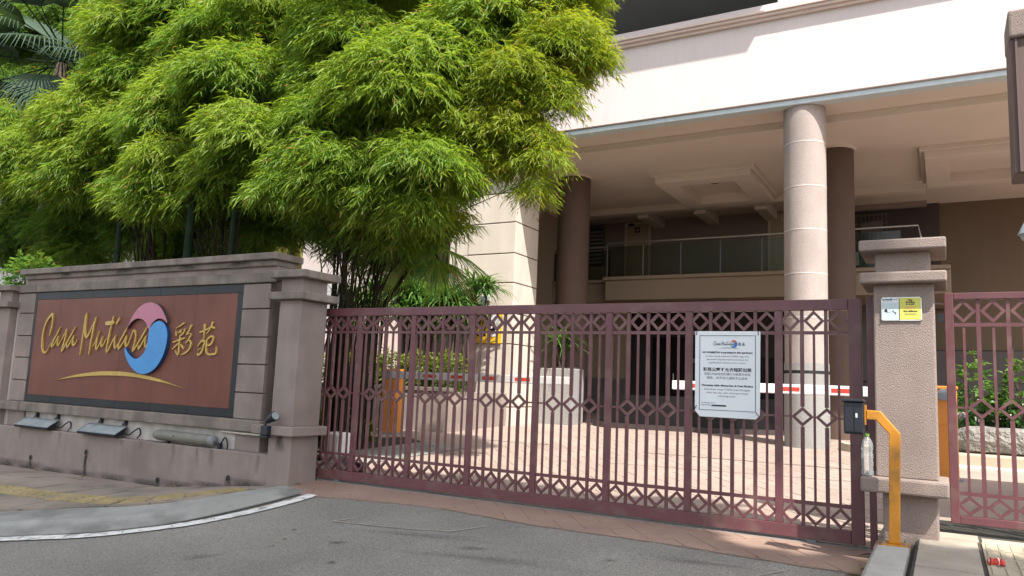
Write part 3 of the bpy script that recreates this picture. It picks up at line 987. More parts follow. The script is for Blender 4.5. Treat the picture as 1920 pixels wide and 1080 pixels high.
hn = ob('hinge', B(-0.035, 0.012, GY - .03, GY + .02, 1.80, 1.87), 'black', wg)
ob('gate_stop_rod', G().tube([(-0.05, GY, 1.955), (0.02, GY, 1.95)], 0.006, 6), 'steel', wg)

# notice board tied on the gate
nb = thing('notice_board', 'white no homestay notice board tied to the sliding gate bars', 'notice', (-1.69, 6.92, 0.95))
bx = [(-1.980, 1.726), (-1.402, 1.724), (-1.406, 0.992), (-1.440, 0.955), (-1.932, 0.957), (-1.978, 1.008)]
ob('board', G().prism(bx, 6.912, 6.9285), 'board', nb, bevel=.002)
fr = G()
L_, R_, T_, B_ = -1.938, -1.440, 1.688, 1.018
for a in (B(L_, R_, 6.9085, 6.9115, T_ - .004, T_), B(L_, R_, 6.9085, 6.9115, B_, B_ + .004), B(L_, L_ + .004, 6.9086, 6.9115, B_ + .004, T_ - .004), B(R_ - .004, R_, 6.9086, 6.9115, B_ + .004, T_ - .004)):
    fr.add(a.v, a.f)
ob('printed_border', fr, 'grey_ink', nb)
ny, nx = 6.9105, -1.690
LINES = [
    ('NO HOMESTAY is permitted in this apartment', 1.527, 0.022, 0.445, 0.0009),
    ('Access cards without CMSA logo are', 1.494, 0.020, 0.385, 0),
    ('deemed unauthorized and must be', 1.465, 0.020, 0.365, 0),
    ('confiscated without prior notice.', 1.436, 0.020, 0.325, 0),
    ('彩苑公寓不允许短期出租', 1.368, 0.036, 0.43, 0.0009),
    ('没有CMSA标志的通行卡被视为未经', 1.332, 0.026, 0.41, 0),
    ('授权，并不另行通知予以没收', 1.297, 0.026, 0.36, 0),
    ('Homestay tidak dibenarkan di Casa Mutiara', 1.232, 0.022, 0.455, 0.0009),
    ('Kad akses tanpa CMSA logo dianggap', 1.198, 0.020, 0.405, 0),
    ('tidak sah dan akan dirampas tanpa', 1.168, 0.020, 0.37, 0),
    ('sebarang notis.', 1.139, 0.020, 0.155, 0)]
for body, z, sz, w, bold in LINES:
    text('printed_line', body, sz, 'black' if bold else 'grey_ink', nb, nx, ny, z, bold=bold, maxw=w)
text('printed_line', 'The Management of', 0.016, 'black', nb, -1.922, ny, 1.077, 'LEFT', maxw=0.13)
text('printed_line', 'Casa Mutiara', 0.016, 'black', nb, -1.922, ny, 1.058, 'LEFT', maxw=0.088)
ob('printed_bar', B(-1.826, -1.696, 6.909, 6.9115, 1.054, 1.067), 'black', nb)

# ================================================================== GATE PILLARS
def bev(name, g, m, parent, w=0.012, seg=2):
    return ob(name, g, m, parent, bevel=w, seg=seg)
def pyramid_cap(x0, x1, y0, y1, z0, z1, rise):
    cx, cy = (x0 + x1) / 2, (y0 + y1) / 2
    g = B(x0, x1, y0, y1, z0, z1)
    g.f.pop(1)
    g.v.append((cx, cy, z1 + rise))
    g.f += [(4, 5, 8), (5, 6, 8), (6, 7, 8), (7, 4, 8)]
    return g
rp = thing('gate_pillar', 'pebble dashed mauve pillar with stacked caps between the sliding gate and the wicket gate', 'pillar', (-0.255, 6.64, 0), 'gate pillars')
bev('base', B(-0.425, -0.063, 6.455, 6.86, 0.10, 0.495), 'pebble', rp)
bev('ledge', B(-0.565, 0.010, 6.33, 6.90, 0.492, 0.602), 'pebble', rp, 0.016)
bev('shaft', G().add([(-.465, 6.43, .60), (-.052, 6.43, .60), (-.052, 6.86, .60), (-.465, 6.86, .60), (-.458, 6.43, 2.05), (-.050, 6.43, 2.05), (-.050, 6.86, 2.05), (-.458, 6.86, 2.05)],
    [(3, 2, 1, 0), (4, 5, 6, 7), (0, 1, 5, 4), (1, 2, 6, 5), (2, 3, 7, 6), (3, 0, 4, 7)]), 'pebble', rp)
bev('lower_cap', B(-0.548, 0.036, 6.33, 6.95, 2.046, 2.130), 'pebble', rp, 0.014)
bev('neck', B(-0.445, -0.07, 6.45, 6.84, 2.128, 2.300), 'pebble', rp)
bev('upper_cap', pyramid_cap(-0.550, 0.038, 6.33, 6.95, 2.296, 2.378, 0.022), 'pebble', rp, 0.012)
lp = thing('gate_pillar', 'smooth mauve pillar with stacked caps joining the sign wall to the sliding gate', 'pillar', (-6.625, 6.65, 0), 'gate pillars')
bev('base', B(-6.805, -6.45, 6.43, 6.868, -0.55, 0.495), 'plaster', lp, .01)
bev('ledge', B(-7.00, -6.352, 6.335, 6.905, 0.495, 0.602), 'plaster', lp, .012)
bev('shaft', B(-6.79, -6.452, 6.432, 6.866, 0.60, 2.05), 'plaster', lp, .01)
bev('lower_cap', B(-6.90, -6.345, 6.335, 6.955, 2.050, 2.140), 'plaster_top', lp, .012)
bev('neck', B(-6.80, -6.455, 6.44, 6.85, 2.138, 2.310), 'plaster', lp, .01)
bev('upper_cap', pyramid_cap(-6.895, -6.340, 6.335, 6.955, 2.306, 2.395, 0.02), 'plaster_top', lp, .012)
fl = copy_thing(lp, (-6.15, 0.0, 0.0), 'mauve pillar at the far left end of the sign wall, mostly cut off by the picture edge')

# ================================================================== SIGN WALL
sw = thing('sign_wall', 'long mauve sign wall with a red granite panel framed in black', 'wall', (-9.7, 6.6, -0.3))
OX = -9.8
bev('core', B(-12.52, -7.06, 6.575, 6.86, -0.5, 2.52), 'plaster', sw, .008)
bev('plinth', B(-12.90, -6.80, 6.432, 6.88, -0.7, 0.262), 'plaster', sw, .014)
bev('bare_strip', B(-6.97, -6.805, 6.60, 6.86, 0.26, 2.0), 'bare', sw, .006)
bev('bare_strip', B(-12.60, -12.515, 6.545, 6.60, 0.26, 2.28), 'bare', sw, .004)
ob('recess_back', B(-7.06, -6.97, 6.70, 6.80, 0.26, 2.04), 'recess', sw)
bev('foot_panel', B(-12.03, -7.49, 6.545, 6.58, 0.262, 0.50), 'bare', sw, .004)
bev('foot_panel', B(-7.48, -7.06, 6.535, 6.58, 0.262, 0.50), 'plaster', sw, .004)
bev('foot_panel', B(-12.50, -12.05, 6.535, 6.58, 0.262, 0.50), 'plaster', sw, .004)
bev('sill', B(-12.07, -7.0, 6.452, 6.58, 0.495, 0.632), 'plaster_top', sw, .012)
bev('sill', B(-12.62, -12.085, 6.452, 6.58, 0.495, 0.632), 'plaster_top', sw, .012)
for z0, z1 in ((0.638, 0.943), (0.957, 1.283), (1.297, 1.613), (1.627, 1.958), (1.972, 2.272)):
    bev('quoin_block', B(-7.525, -7.055, 6.518, 6.58, z0, z1), 'plaster', sw, .006)
    bev('quoin_block', B(-12.505, -12.09, 6.518, 6.58, z0, z1), 'plaster', sw, .006)
bev('lintel', B(-12.055, -6.945, 6.49, 6.58, 2.284, 2.405), 'plaster_top', sw, .010)
bev('lintel', B(-12.58, -12.07, 6.49, 6.58, 2.284, 2.405), 'plaster_top', sw, .010)
ob('frieze', B(-12.37, -7.0, 6.535, 6.84, 2.40, 2.49), 'plaster', sw)
bev('cornice', B(-12.40, -6.985, 6.49, 6.87, 2.482, 2.560), 'plaster_top', sw, .016)
bev('coping', B(-12.44, -6.93, 6.43, 6.90, 2.556, 2.640), 'plaster_top', sw, .010)
# granite: black surround strips and seven red slabs, each with open joints
FX0, FX1, FZ0, FZ1 = -12.03, -7.63, 0.742, 2.170
BX0, BX1, BZ0, BZ1 = -12.085, -7.53, 0.640, 2.280
js = [FX0] + [-11.40, -10.64, -9.885, -9.140, -8.393] + [FX1]
for a, b in zip(js[:-1], js[1:]):
    bev('granite_slab', B(a + .0012, b - .0012, 6.530, 6.56, FZ0 + .002, FZ1 - .002), 'red_granite', sw, .001, 1)
for a, b in zip([BX0] + js[1:-1], js[1:-1] + [BX1]):
    bev('border_strip', B(a + .0015, b - .0015, 6.528, 6.56, FZ1, BZ1), 'black_granite', sw, .003, 1)
    bev('border_strip', B(a + .0015, b - .0015, 6.528, 6.56, BZ0, FZ0), 'black_granite', sw, .003, 1)
bev('border_strip', B(BX0, FX0 - .001, 6.528, 6.56, FZ0 + .002, FZ1 - .002), 'black_granite', sw, .003, 1)
bev('border_strip', B(FX1 + .001, BX1, 6.528, 6.56, FZ0 + .002, FZ1 - .002), 'black_granite', sw, .003, 1)
ob('granite_backing', B(BX0 + .004, BX1 - .004, 6.556, 6.574, BZ0 + .004, BZ1 - .004), 'bare', sw)
SCRIPT_CASA = [[(-1.791,1.621,0.007),(-1.777,1.68,0.011),(-1.758,1.776,0.014),(-1.755,1.858,0.013),(-1.762,1.91,0.019),(-1.776,1.947,0.019),(-1.814,1.925,0.021),(-1.869,1.881,0.018),(-1.92,1.814,0.015),(-1.95,1.74,0.015),(-1.966,1.658,0.015),(-1.969,1.576,0.017),(-1.961,1.495,0.017),(-1.945,1.428,0.014),(-1.909,1.381,0.014),(-1.855,1.371,0.015),(-1.814,1.39,0.011),(-1.789,1.423,0.005),(-1.759,1.467,0.005),(-1.729,1.504,0.007)],[(-1.537,1.746,0.008),(-1.575,1.688,0.011),(-1.624,1.615,0.013),(-1.674,1.549,0.015),(-1.702,1.497,0.017),(-1.699,1.453,0.011),(-1.65,1.49,0.011),(-1.598,1.549,0.011),(-1.558,1.615,0.009),(-1.567,1.549,0.011),(-1.561,1.491,0.015),(-1.535,1.484,0.014),(-1.505,1.521,0.007),(-1.485,1.55,0.006),(-1.435,1.608,0.009),(-1.385,1.674,0.013),(-1.374,1.713,0.013),(-1.377,1.63,0.014),(-1.394,1.558,0.015),(-1.417,1.485,0.015),(-1.435,1.42,0.014),(-1.431,1.39,0.009),(-1.391,1.449,0.013),(-1.35,1.493,0.015),(-1.301,1.558,0.015),(-1.252,1.623,0.012),(-1.204,1.688,0.01),(-1.161,1.753,0.009)],[(-1.324,1.486,0.011),(-1.31,1.447,0.011),(-1.275,1.487,0.013),(-1.226,1.552,0.011),(-1.172,1.624,0.009),(-1.191,1.559,0.011),(-1.188,1.509,0.016),(-1.153,1.484,0.014),(-1.111,1.517,0.009),(-1.085,1.57,0.005)]]
SCRIPT_MUTIARA = [[(-0.916,1.952,0.005),(-0.937,1.902,0.014),(-0.944,1.809,0.014),(-0.95,1.717,0.013),(-0.955,1.617,0.012),(-0.963,1.532,0.013),(-0.97,1.44,0.01),(-0.978,1.355,0.01)],[(-0.917,1.945,0.005),(-0.921,1.881,0.012),(-0.923,1.795,0.018),(-0.922,1.724,0.021),(-0.901,1.646,0.021),(-0.869,1.6,0.018),(-0.832,1.625,0.016),(-0.796,1.681,0.012),(-0.751,1.759,0.012),(-0.707,1.836,0.012),(-0.684,1.889,0.008),(-0.703,1.815,0.015),(-0.724,1.738,0.016),(-0.732,1.653,0.014),(-0.745,1.562,0.014),(-0.753,1.477,0.012),(-0.767,1.362,0.009)],[(-0.695,1.468,0.005),(-0.652,1.52,0.008),(-0.618,1.591,0.01),(-0.574,1.685,0.009),(-0.604,1.605,0.01),(-0.617,1.521,0.014),(-0.618,1.458,0.015),(-0.596,1.434,0.012),(-0.558,1.479,0.01),(-0.519,1.549,0.008),(-0.49,1.612,0.008),(-0.502,1.549,0.012),(-0.505,1.501,0.015),(-0.477,1.473,0.012),(-0.434,1.522,0.009),(-0.399,1.578,0.009)],[(-0.286,1.9,0.008),(-0.293,1.848,0.012),(-0.31,1.779,0.012),(-0.33,1.703,0.014),(-0.344,1.62,0.016),(-0.354,1.55,0.016),(-0.365,1.481,0.014),(-0.367,1.426,0.015),(-0.35,1.398,0.01),(-0.308,1.448,0.012),(-0.266,1.524,0.012),(-0.22,1.586,0.011),(-0.189,1.632,0.009),(-0.206,1.565,0.012),(-0.201,1.504,0.015),(-0.177,1.459,0.014),(-0.138,1.49,0.008),(-0.1,1.532,0.009)],[(-0.432,1.8,0.029),(-0.359,1.803,0.031),(-0.281,1.81,0.026)],[(-0.144,1.885,0.005),(-0.159,1.847,0.015),(-0.187,1.813,0.015),(-0.201,1.785,0.008)],[(0.065,1.75,0.007),(0.016,1.689,0.012),(-0.029,1.628,0.013),(-0.073,1.566,0.013),(-0.107,1.504,0.012),(-0.097,1.447,0.013),(-0.04,1.498,0.012),(0.006,1.553,0.012),(0.056,1.628,0.009),(0.043,1.56,0.012),(0.046,1.506,0.017),(0.077,1.486,0.013),(0.116,1.54,0.009),(0.148,1.608,0.009),(0.18,1.679,0.01),(0.208,1.702,0.014),(0.241,1.662,0.013),(0.25,1.608,0.014),(0.245,1.541,0.013),(0.229,1.474,0.013),(0.212,1.413,0.01),(0.268,1.468,0.012),(0.312,1.522,0.012),(0.365,1.589,0.013),(0.425,1.669,0.013),(0.49,1.756,0.009)],[(0.327,1.495,0.01),(0.34,1.448,0.011),(0.379,1.496,0.012),(0.422,1.556,0.012),(0.476,1.629,0.008),(0.463,1.563,0.011),(0.467,1.503,0.015),(0.492,1.48,0.013),(0.531,1.53,0.008),(0.556,1.57,0.006)]]
HANZI_ONE = [[(1.218,1.796,0.014),(1.195,1.782,0.011),(1.141,1.755,0.007),(1.074,1.728,0.003)],[(1.079,1.692,0.007),(1.083,1.664,0.012),(1.091,1.637,0.011)],[(1.196,1.714,0.005),(1.166,1.692,0.011),(1.128,1.67,0.008)],[(1.173,1.703,0.007),(1.178,1.67,0.008)],[(1.249,1.719,0.011),(1.241,1.686,0.012),(1.213,1.654,0.011),(1.175,1.632,0.008)],[(1.162,1.632,0.009),(1.169,1.588,0.014),(1.162,1.523,0.015),(1.167,1.457,0.014),(1.166,1.408,0.013),(1.157,1.381,0.009),(1.124,1.408,0.008),(1.09,1.443,0.005)],[(1.041,1.546,0.011),(1.086,1.557,0.009),(1.15,1.574,0.012),(1.214,1.591,0.011),(1.258,1.602,0.01)],[(1.14,1.528,0.01),(1.095,1.495,0.011),(1.034,1.453,0.006)],[(1.2,1.512,0.012),(1.237,1.485,0.014),(1.257,1.464,0.009)],[(1.366,1.762,0.016),(1.35,1.73,0.012),(1.331,1.692,0.011),(1.292,1.651,0.008),(1.359,1.662,0.006),(1.378,1.646,0.008),(1.359,1.611,0.012),(1.331,1.573,0.011),(1.295,1.54,0.008)],[(1.347,1.576,0.007),(1.378,1.562,0.014),(1.394,1.53,0.014),(1.384,1.487,0.014),(1.35,1.443,0.012),(1.289,1.407,0.011),(1.219,1.385,0.005)]]
HANZI_TWO = [[(1.622,1.772,0.016),(1.627,1.73,0.013),(1.626,1.681,0.011),(1.632,1.633,0.008),(1.629,1.601,0.006)],[(1.768,1.799,0.016),(1.753,1.761,0.012),(1.721,1.708,0.01),(1.683,1.665,0.009)],[(1.547,1.679,0.011),(1.597,1.687,0.011),(1.658,1.708,0.01),(1.718,1.732,0.012),(1.771,1.743,0.014),(1.811,1.732,0.014)],[(1.626,1.596,0.008),(1.59,1.564,0.012),(1.555,1.531,0.009),(1.527,1.499,0.006)],[(1.603,1.558,0.011),(1.645,1.569,0.013),(1.649,1.537,0.014),(1.633,1.484,0.014),(1.615,1.441,0.016),(1.588,1.404,0.016),(1.542,1.39,0.013),(1.536,1.408,0.009)],[(1.587,1.473,0.007),(1.535,1.446,0.005)],[(1.677,1.564,0.011),(1.719,1.602,0.012),(1.763,1.626,0.012),(1.803,1.618,0.013),(1.804,1.581,0.013),(1.782,1.539,0.013),(1.739,1.512,0.013),(1.707,1.517,0.008)],[(1.69,1.554,0.014),(1.689,1.506,0.013),(1.692,1.453,0.015),(1.709,1.416,0.014),(1.746,1.398,0.013),(1.816,1.402,0.013),(1.869,1.408,0.014),(1.88,1.445,0.012),(1.877,1.497,0.005)]]
LOGO_PINK = [(0.088,1.724),(0.134,1.816),(0.195,1.913),(0.277,1.989),(0.386,2.052),(0.5,2.074),(0.601,2.067),(0.705,2.036),(0.786,1.982),(0.854,1.907),(0.915,1.822),(0.92,1.791),(0.874,1.828),(0.822,1.849),(0.764,1.857),(0.701,1.847),(0.64,1.813),(0.597,1.771),(0.566,1.705),(0.526,1.75),(0.485,1.798),(0.419,1.841),(0.332,1.86),(0.248,1.85),(0.169,1.811),(0.117,1.762)]
LOGO_BLUE = [(0.085,1.464),(0.116,1.453),(0.168,1.4),(0.245,1.348),(0.335,1.317),(0.417,1.329),(0.485,1.373),(0.534,1.432),(0.562,1.517),(0.571,1.601),(0.574,1.686),(0.602,1.739),(0.66,1.792),(0.737,1.821),(0.811,1.818),(0.881,1.781),(0.929,1.728),(0.959,1.655),(0.962,1.562),(0.945,1.458),(0.905,1.354),(0.839,1.259),(0.753,1.184),(0.647,1.135),(0.534,1.118),(0.415,1.134),(0.296,1.189),(0.188,1.277),(0.117,1.373)]
GOLD_ARC = [(-1.482,0.976),(-1.154,1.044),(-0.814,1.094),(-0.482,1.126),(-0.204,1.136),(0.085,1.135),(0.4,1.113),(0.707,1.079),(1.009,1.023),(1.303,0.963),(1.332,0.957),(1.011,1.009),(0.714,1.036),(0.407,1.067),(0.094,1.08),(-0.226,1.078),(-0.472,1.071),(-0.806,1.051),(-1.149,1.02)]

g = G()
for s in SCRIPT_CASA: brush(g, s, 6.53, 0.020, OX, 3, 0.92)
ob('script_lettering', g, 'gold', sw)
g = G()
for s in SCRIPT_MUTIARA: brush(g, s, 6.53, 0.020, OX, 3, 0.92)
ob('script_lettering', g, 'gold', sw)
for hz in (HANZI_ONE, HANZI_TWO):
    g = G()
    for s in hz: brush(g, s, 6.53, 0.020, OX, 3, 0.95)
    ob('brush_character', g, 'gold', sw)
def emblem(name, pts, y0, y1, m, side):
    P = [(p[0] + OX, p[1]) for p in pts]
    o = ob(name, G().prism(P, y0, y1), m, sw)
    o.data.materials.append(MT[side])
    for p in o.data.polygons:
        if abs(p.normal.y) < 0.5:
            p.material_index = 1
    return o
def closed_smooth(pts, sharp, k=3):
    """smooth a closed outline but keep the listed corners"""
    n = len(pts)
    out = []
    segs = sorted(sharp)
    for a, b in zip(segs, segs[1:] + [segs[0] + n]):
        out += smooth_line([pts[i % n] for i in range(a, b + 1)], k)[:-1]
    return out
emblem('pink_crescent', closed_smooth(LOGO_PINK, [0, 11, 18]), 6.482, 6.529, 'pink', 'recess')
emblem('blue_swirl', closed_smooth(LOGO_BLUE, [0]), 6.474, 6.529, 'blue', 'navy')
P = [(p[0] + OX, p[1]) for p in closed_smooth(GOLD_ARC, [0, 10])]
ob('gold_arc', G().prism(P, 6.514, 6.529), 'gold', sw)
# weep holes with short pipes, drip stains below them
for x, z in ((-11.553, -0.151), (-10.24, 0.025), (-8.687, -0.205), (-7.414, -0.061)):
    gg = G()
    for r, y in ((0.044, 6.424), (0.044, 6.4335), (0.036, 6.4335), (0.036, 6.424)):
        gg.v += [(x + r * math.cos(2 * math.pi * k / 20), y, z + r * math.sin(2 * math.pi * k / 20)) for k in range(20)]
    for j, jj in ((0, 1), (3, 0)):
        gg.f += [(j * 20 + k, j * 20 + (k + 1) % 20, jj * 20 + (k + 1) % 20, jj * 20 + k) for k in range(20)]
    o = ob('weep_pipe', gg, 'plaster_top', sw)
    ob('weep_bore', G().prism([(x + .038 * math.cos(2 * math.pi * k / 16), z + .038 * math.sin(2 * math.pi * k / 16)) for k in range(16)], 6.4285, 6.4315), 'black', o)
stain_m = bpy.data.materials.new('drip_stain')
stain_m.use_nodes = True
nt = stain_m.node_tree
p = nt.nodes['Principled BSDF']
p.inputs['Base Color'].default_value = (0.032, 0.028, 0.024, 1)
p.inputs['Roughness'].default_value = 0.95
uvn = node(nt, 'ShaderNodeAttribute', attribute_name='fade')
nz = node(nt, 'ShaderNodeTexNoise')
nz.inputs['Scale'].default_value = 26
nz.inputs['Detail'].default_value = 5
geo_ = node(nt, 'ShaderNodeNewGeometry')
lnk(nt, geo_.outputs['Position'], nz.inputs['Vector'])
mm = node(nt, 'ShaderNodeMath', operation='MULTIPLY')
lnk(nt, uvn.outputs['Fac'], mm.inputs[0])
lnk(nt, nz.outputs['Fac'], mm.inputs[1])
m2 = node(nt, 'ShaderNodeMath', operation='MULTIPLY')
lnk(nt, mm.outputs[0], m2.inputs[0])
m2.inputs[1].default_value = 1.7
m2.use_clamp = True
lnk(nt, m2.outputs[0], p.inputs['Alpha'])
MT['stain'] = stain_m
def stain(x, z0, z1, w, y=6.4305, amt=1.0, parent=None, nz_=7):
    """a grime run: wide fading film on the wall face below (or above) a wet spot"""
    nx_ = 7
    g = G()
    fade = []
    for j in range(nz_ + 1):
        q = j / nz_
        for i in range(nx_):
            u = i / (nx_ - 1) * 2 - 1
            ww = w * (0.55 + 0.45 * q)
            g.v.append((x + u * ww + 0.01 * math.sin(q * 6 + x * 9), y, z0 + (z1 - z0) * q))
            fade.append(max(0, 1 - u * u) * amt * (1 - q) ** 0.6 if j < nz_ else 0)
    for j in range(nz_):
        for i in range(nx_ - 1):
            a = j * nx_ + i
            g.f.append((a, a + 1, a + nx_ + 1, a + nx_) if z1 > z0 else (a, a + nx_, a + nx_ + 1, a + 1))
    o = ob('water_stain', g, 'stain', parent or sw)
    at = o.data.attributes.new('fade', 'FLOAT', 'POINT')
    at.data.foreach_set('value', np.array(fade, np.float32))
    return o
stain(-10.24, 0.03, -0.30, 0.055, amt=1.4)
stain(-11.553, -0.16, -0.30, 0.05, amt=0.5)
stain(-8.687, -0.21, -0.29, 0.05, amt=0.6)
stain(-7.414, -0.06, -0.16, 0.09, amt=0.9)
for x in (-12.2, -11.6, -11.0, -10.3, -9.6, -8.9, -8.3, -7.7, -7.1):
    stain(x, wall_base(x) - 0.02, wall_base(x) + random.uniform(.06, .12), 0.45, y=6.4303, amt=0.75)
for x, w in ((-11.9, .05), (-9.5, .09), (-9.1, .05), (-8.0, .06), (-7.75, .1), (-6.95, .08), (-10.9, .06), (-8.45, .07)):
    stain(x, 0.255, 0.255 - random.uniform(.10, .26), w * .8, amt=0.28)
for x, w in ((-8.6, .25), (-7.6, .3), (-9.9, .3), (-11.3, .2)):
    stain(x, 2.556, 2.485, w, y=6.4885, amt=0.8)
stain(-6.62, 0.49, 0.30, 0.10, y=6.4295, amt=0.75, parent=lp)
stain(-6.70, 0.80, 0.62, 0.09, y=6.4305, amt=0.0, parent=lp)

# ================================================================== LIGHTS ON THE WALL FOOT
def flood(x, w, label):
    t = thing('floodlight', label, 'floodlight', (x, 6.45, 0.262), 'floodlights under the granite sign')
    # slim rectangular head tipped up towards the wall: glass on top, tray below
    zf, zb_ = 0.300, 0.405
    yf, yb = 6.335, 6.500
    g = G().add([(x, yf, zf), (x + w, yf, zf), (x + w, yb, zb_), (x, yb, zb_), (x + .01, yf + .01, zf - .028), (x + w - .01, yf + .01, zf - .028), (x + w - .01, yb - .05, zb_ - .11), (x + .01, yb - .05, zb_ - .11)],
                [(0, 1, 2, 3), (4, 7, 6, 5), (0, 4, 5, 1), (1, 5, 6, 2), (2, 6, 7, 3), (3, 7, 4, 0)])
    ob('housing', g, 'plastic', t, bevel=.004)
    dz = 0.004
    def pl(u, v, k):
        return (x + u * w, yf + (yb - yf) * v - k * .5, zf + (zb_ - zf) * v + k)
    ob('lens', G().add([pl(.03, .08, .004), pl(.97, .08, .004), pl(.97, .93, .004), pl(.03, .93, .004)], [(0, 1, 2, 3)]), 'lamp_glass', t)
    fr = G()
    for u0, u1, v0, v1 in ((0, 1, 0, .08), (0, 1, .93, 1), (0, .03, .08, .93), (.97, 1, .08, .93)):
        fr.add([pl(u0, v0, .007), pl(u1, v0, .007), pl(u1, v1, .007), pl(u0, v1, .007)], [(0, 1, 2, 3)])
    ob('bezel', fr, 'grey_metal', t)
    for u in (.30, .92):
        ob('bracket', G().prism([(x + w * u - .07, .412), (x + w * u + .015, .425), (x + w * u + .012, .470), (x + w * u - .012, .470)], 6.50, 6.53), 'plastic', t)
        ob('wing_nut', G().tube([(x + w * u, 6.50, .478), (x + w * u, 6.535, .478)], 0.012, 8), 'black', t)
    ob('cable', G().tube(smooth_line([(x + w * .95, 6.45, .36), (x + w + .10, 6.46, .31), (x + w + .17, 6.48, .36), (x + w + .22, 6.52, .40), (x + w + .24, 6.53, .33), (x + w + .22, 6.50, .268)], 5), 0.009, 6), 'black', t, smooth=True)
    return t
f1 = flood(-11.93, 0.86, 'left one of two slim grey floodlights lying tilted on the wall ledge')
f2 = copy_thing(f1, (1.56, 0.0, 0.004), 'slim grey floodlight tilted on the wall ledge next to the olive tube lamp')
t = thing('tube_lamp', 'long olive grey tube shaped lamp lying on the ledge under the granite sign', 'lamp', (-8.3, 6.45, 0.262), 'floodlights under the granite sign')
g = G()
prof = [(0.0, 0.335), (0.012, 0.375), (0.04, 0.40)]
g.tube([(-8.90, 6.47, 0.365), (-8.86, 6.47, 0.36), (-8.80, 6.47, 0.357), (-7.85, 6.455, 0.352), (-7.80, 6.455, 0.352)], [0.02, 0.055, 0.066, 0.066, 0.06], 20)
ob('housing', g, 'olive_lamp', t, smooth=True)
ob('end_cap', G().tube([(-7.80, 6.455, 0.352), (-7.76, 6.455, 0.352), (-7.74, 6.455, 0.352)], [0.063, 0.060, 0.035], 20), 'grey_metal', t, smooth=True)
ob('screw', G().tube([(-8.43, 6.39, 0.37), (-8.43, 6.398, 0.37)], 0.008, 8), 'black', t)
for x in (-8.62, -7.66):
    ob('foot', G().box(x - .02, x + .02, 6.45, 6.50, 0.258, 0.33), 'plastic', t)
ob('cable', G().tube(smooth_line([(-7.75, 6.45, .35), (-7.66, 6.46, .30), (-7.60, 6.49, .40), (-7.56, 6.50, .33), (-7.55, 6.49, .265)], 5), 0.010, 6), 'black', t, smooth=True)
cd = tag(ob('conduit', G().tube([(-7.68, 6.50, 0.470), (-6.72, 6.47, 0.466)], 0.0125, 10), 'pipe', smooth=True), 'thin pale conduit pipe running under the sill to the spotlight', 'pipe')
sp = thing('spotlight', 'dark spotlight with round shade fixed to the ledge of the left gate pillar', 'spotlight', (-6.68, 6.33, 0.55))
ob('junction_box', B(-6.775, -6.67, 6.265, 6.335, 0.49, 0.602), 'plastic', sp, bevel=.012)
ob('box_lip', B(-6.785, -6.66, 6.258, 6.335, 0.466, 0.488), 'plastic', sp, bevel=.006)
ob('shade', G().tube([(-6.72, 6.31, 0.655), (-6.64, 6.31, 0.695), (-6.60, 6.31, 0.715)], [0.030, 0.052, 0.058], 18), 'plastic', sp, smooth=True)
ob('lens', G().tube([(-6.601, 6.31, 0.7145), (-6.592, 6.31, 0.719)], [0.048, 0.046], 18), 'lamp_glass', sp, smooth=True)
ob('arm', G().tube([(-6.74, 6.30, 0.60), (-6.735, 6.305, 0.648)], 0.018, 8), 'plastic', sp, smooth=True)

# ================================================================== APARTMENT BUILDING
ab = thing('apartment_building', 'pale pink apartment block with deep porch beam over the forecourt', 'building', (-6.0, 16, 0))
bev('porch_beam', B(-26, 6.0, 15.0, 15.28, 6.925, 8.60), 'fascia', ab, .008)
bev('drip_edge', B(-26, 6.0, 15.05, 15.30, 6.812, 6.905), 'drip', ab, .006)
ob('shadow_gap', B(-26, 6.0, 15.07, 15.28, 6.904, 6.926), 'mould', ab)
cn = ob('cornice', G().prism([(0, 0)] * 3, 0, 1) if False else B(-26, 6.0, 14.93, 15.20, 8.600, 8.665), 'mould', ab, bevel=.01)
ob('cornice_step', B(-26, 6.0, 14.87, 15.20, 8.663, 8.725), 'mould', cn, bevel=.012)
ob('cornice_step', B(-26, 6.0, 14.83, 15.20, 8.723, 8.775), 'mould', cn, bevel=.008)
bev('parapet', B(-26, 6.0, 14.96, 15.20, 8.774, 8.945), 'fascia', ab, .008)
bev('upper_wall', B(-2.70, 6.0, 15.02, 15.22, 8.944, 12.5), 'fascia', ab, .008)
# open void of the floor above the porch
ob('void_ceiling', B(-26, -2.70, 15.3, 21.0, 10.9, 11.1), 'void', ab)
ob('void_back_wall', B(-26, -2.4, 20.8, 21.0, 8.6, 10.9), 'void', ab)
ob('void_side_wall', B(-2.70, -2.45, 15.22, 20.8, 8.6, 10.9), 'void', ab)
ob('void_floor', B(-26, -2.45, 15.2, 20.8, 8.55, 8.62), 'void', ab)
bev('balcony_slab', B(-26, -1.87, 13.95, 15.02, 10.95, 11.25), 'fascia', ab, .01)
bev('balcony_edge', B(-26, -1.83, 13.87, 14.0, 10.70, 11.32), 'fascia', ab, .01)
bev('void_column', B(-9.6, -9.0, 15.3, 15.9, 8.6, 10.9), 'mould', ab, .01)
cl = ob('ceiling_lamp', G().lathe([(0.10, 10.84), (0.13, 10.87), (0.13, 10.9)], -5.1, 16.6, 16), 'white', ab, smooth=True)
ob('void_pipe', G().tube([(-5.2, 16.6, 10.86), (-5.0, 16.4, 10.86), (-4.2, 15.8, 10.86)], 0.02, 6), 'grey_metal', ab)

bev('tower_wall', B(-26, 6.0, 15.02, 15.2, 11.3, 30), 'fascia', ab, .01)
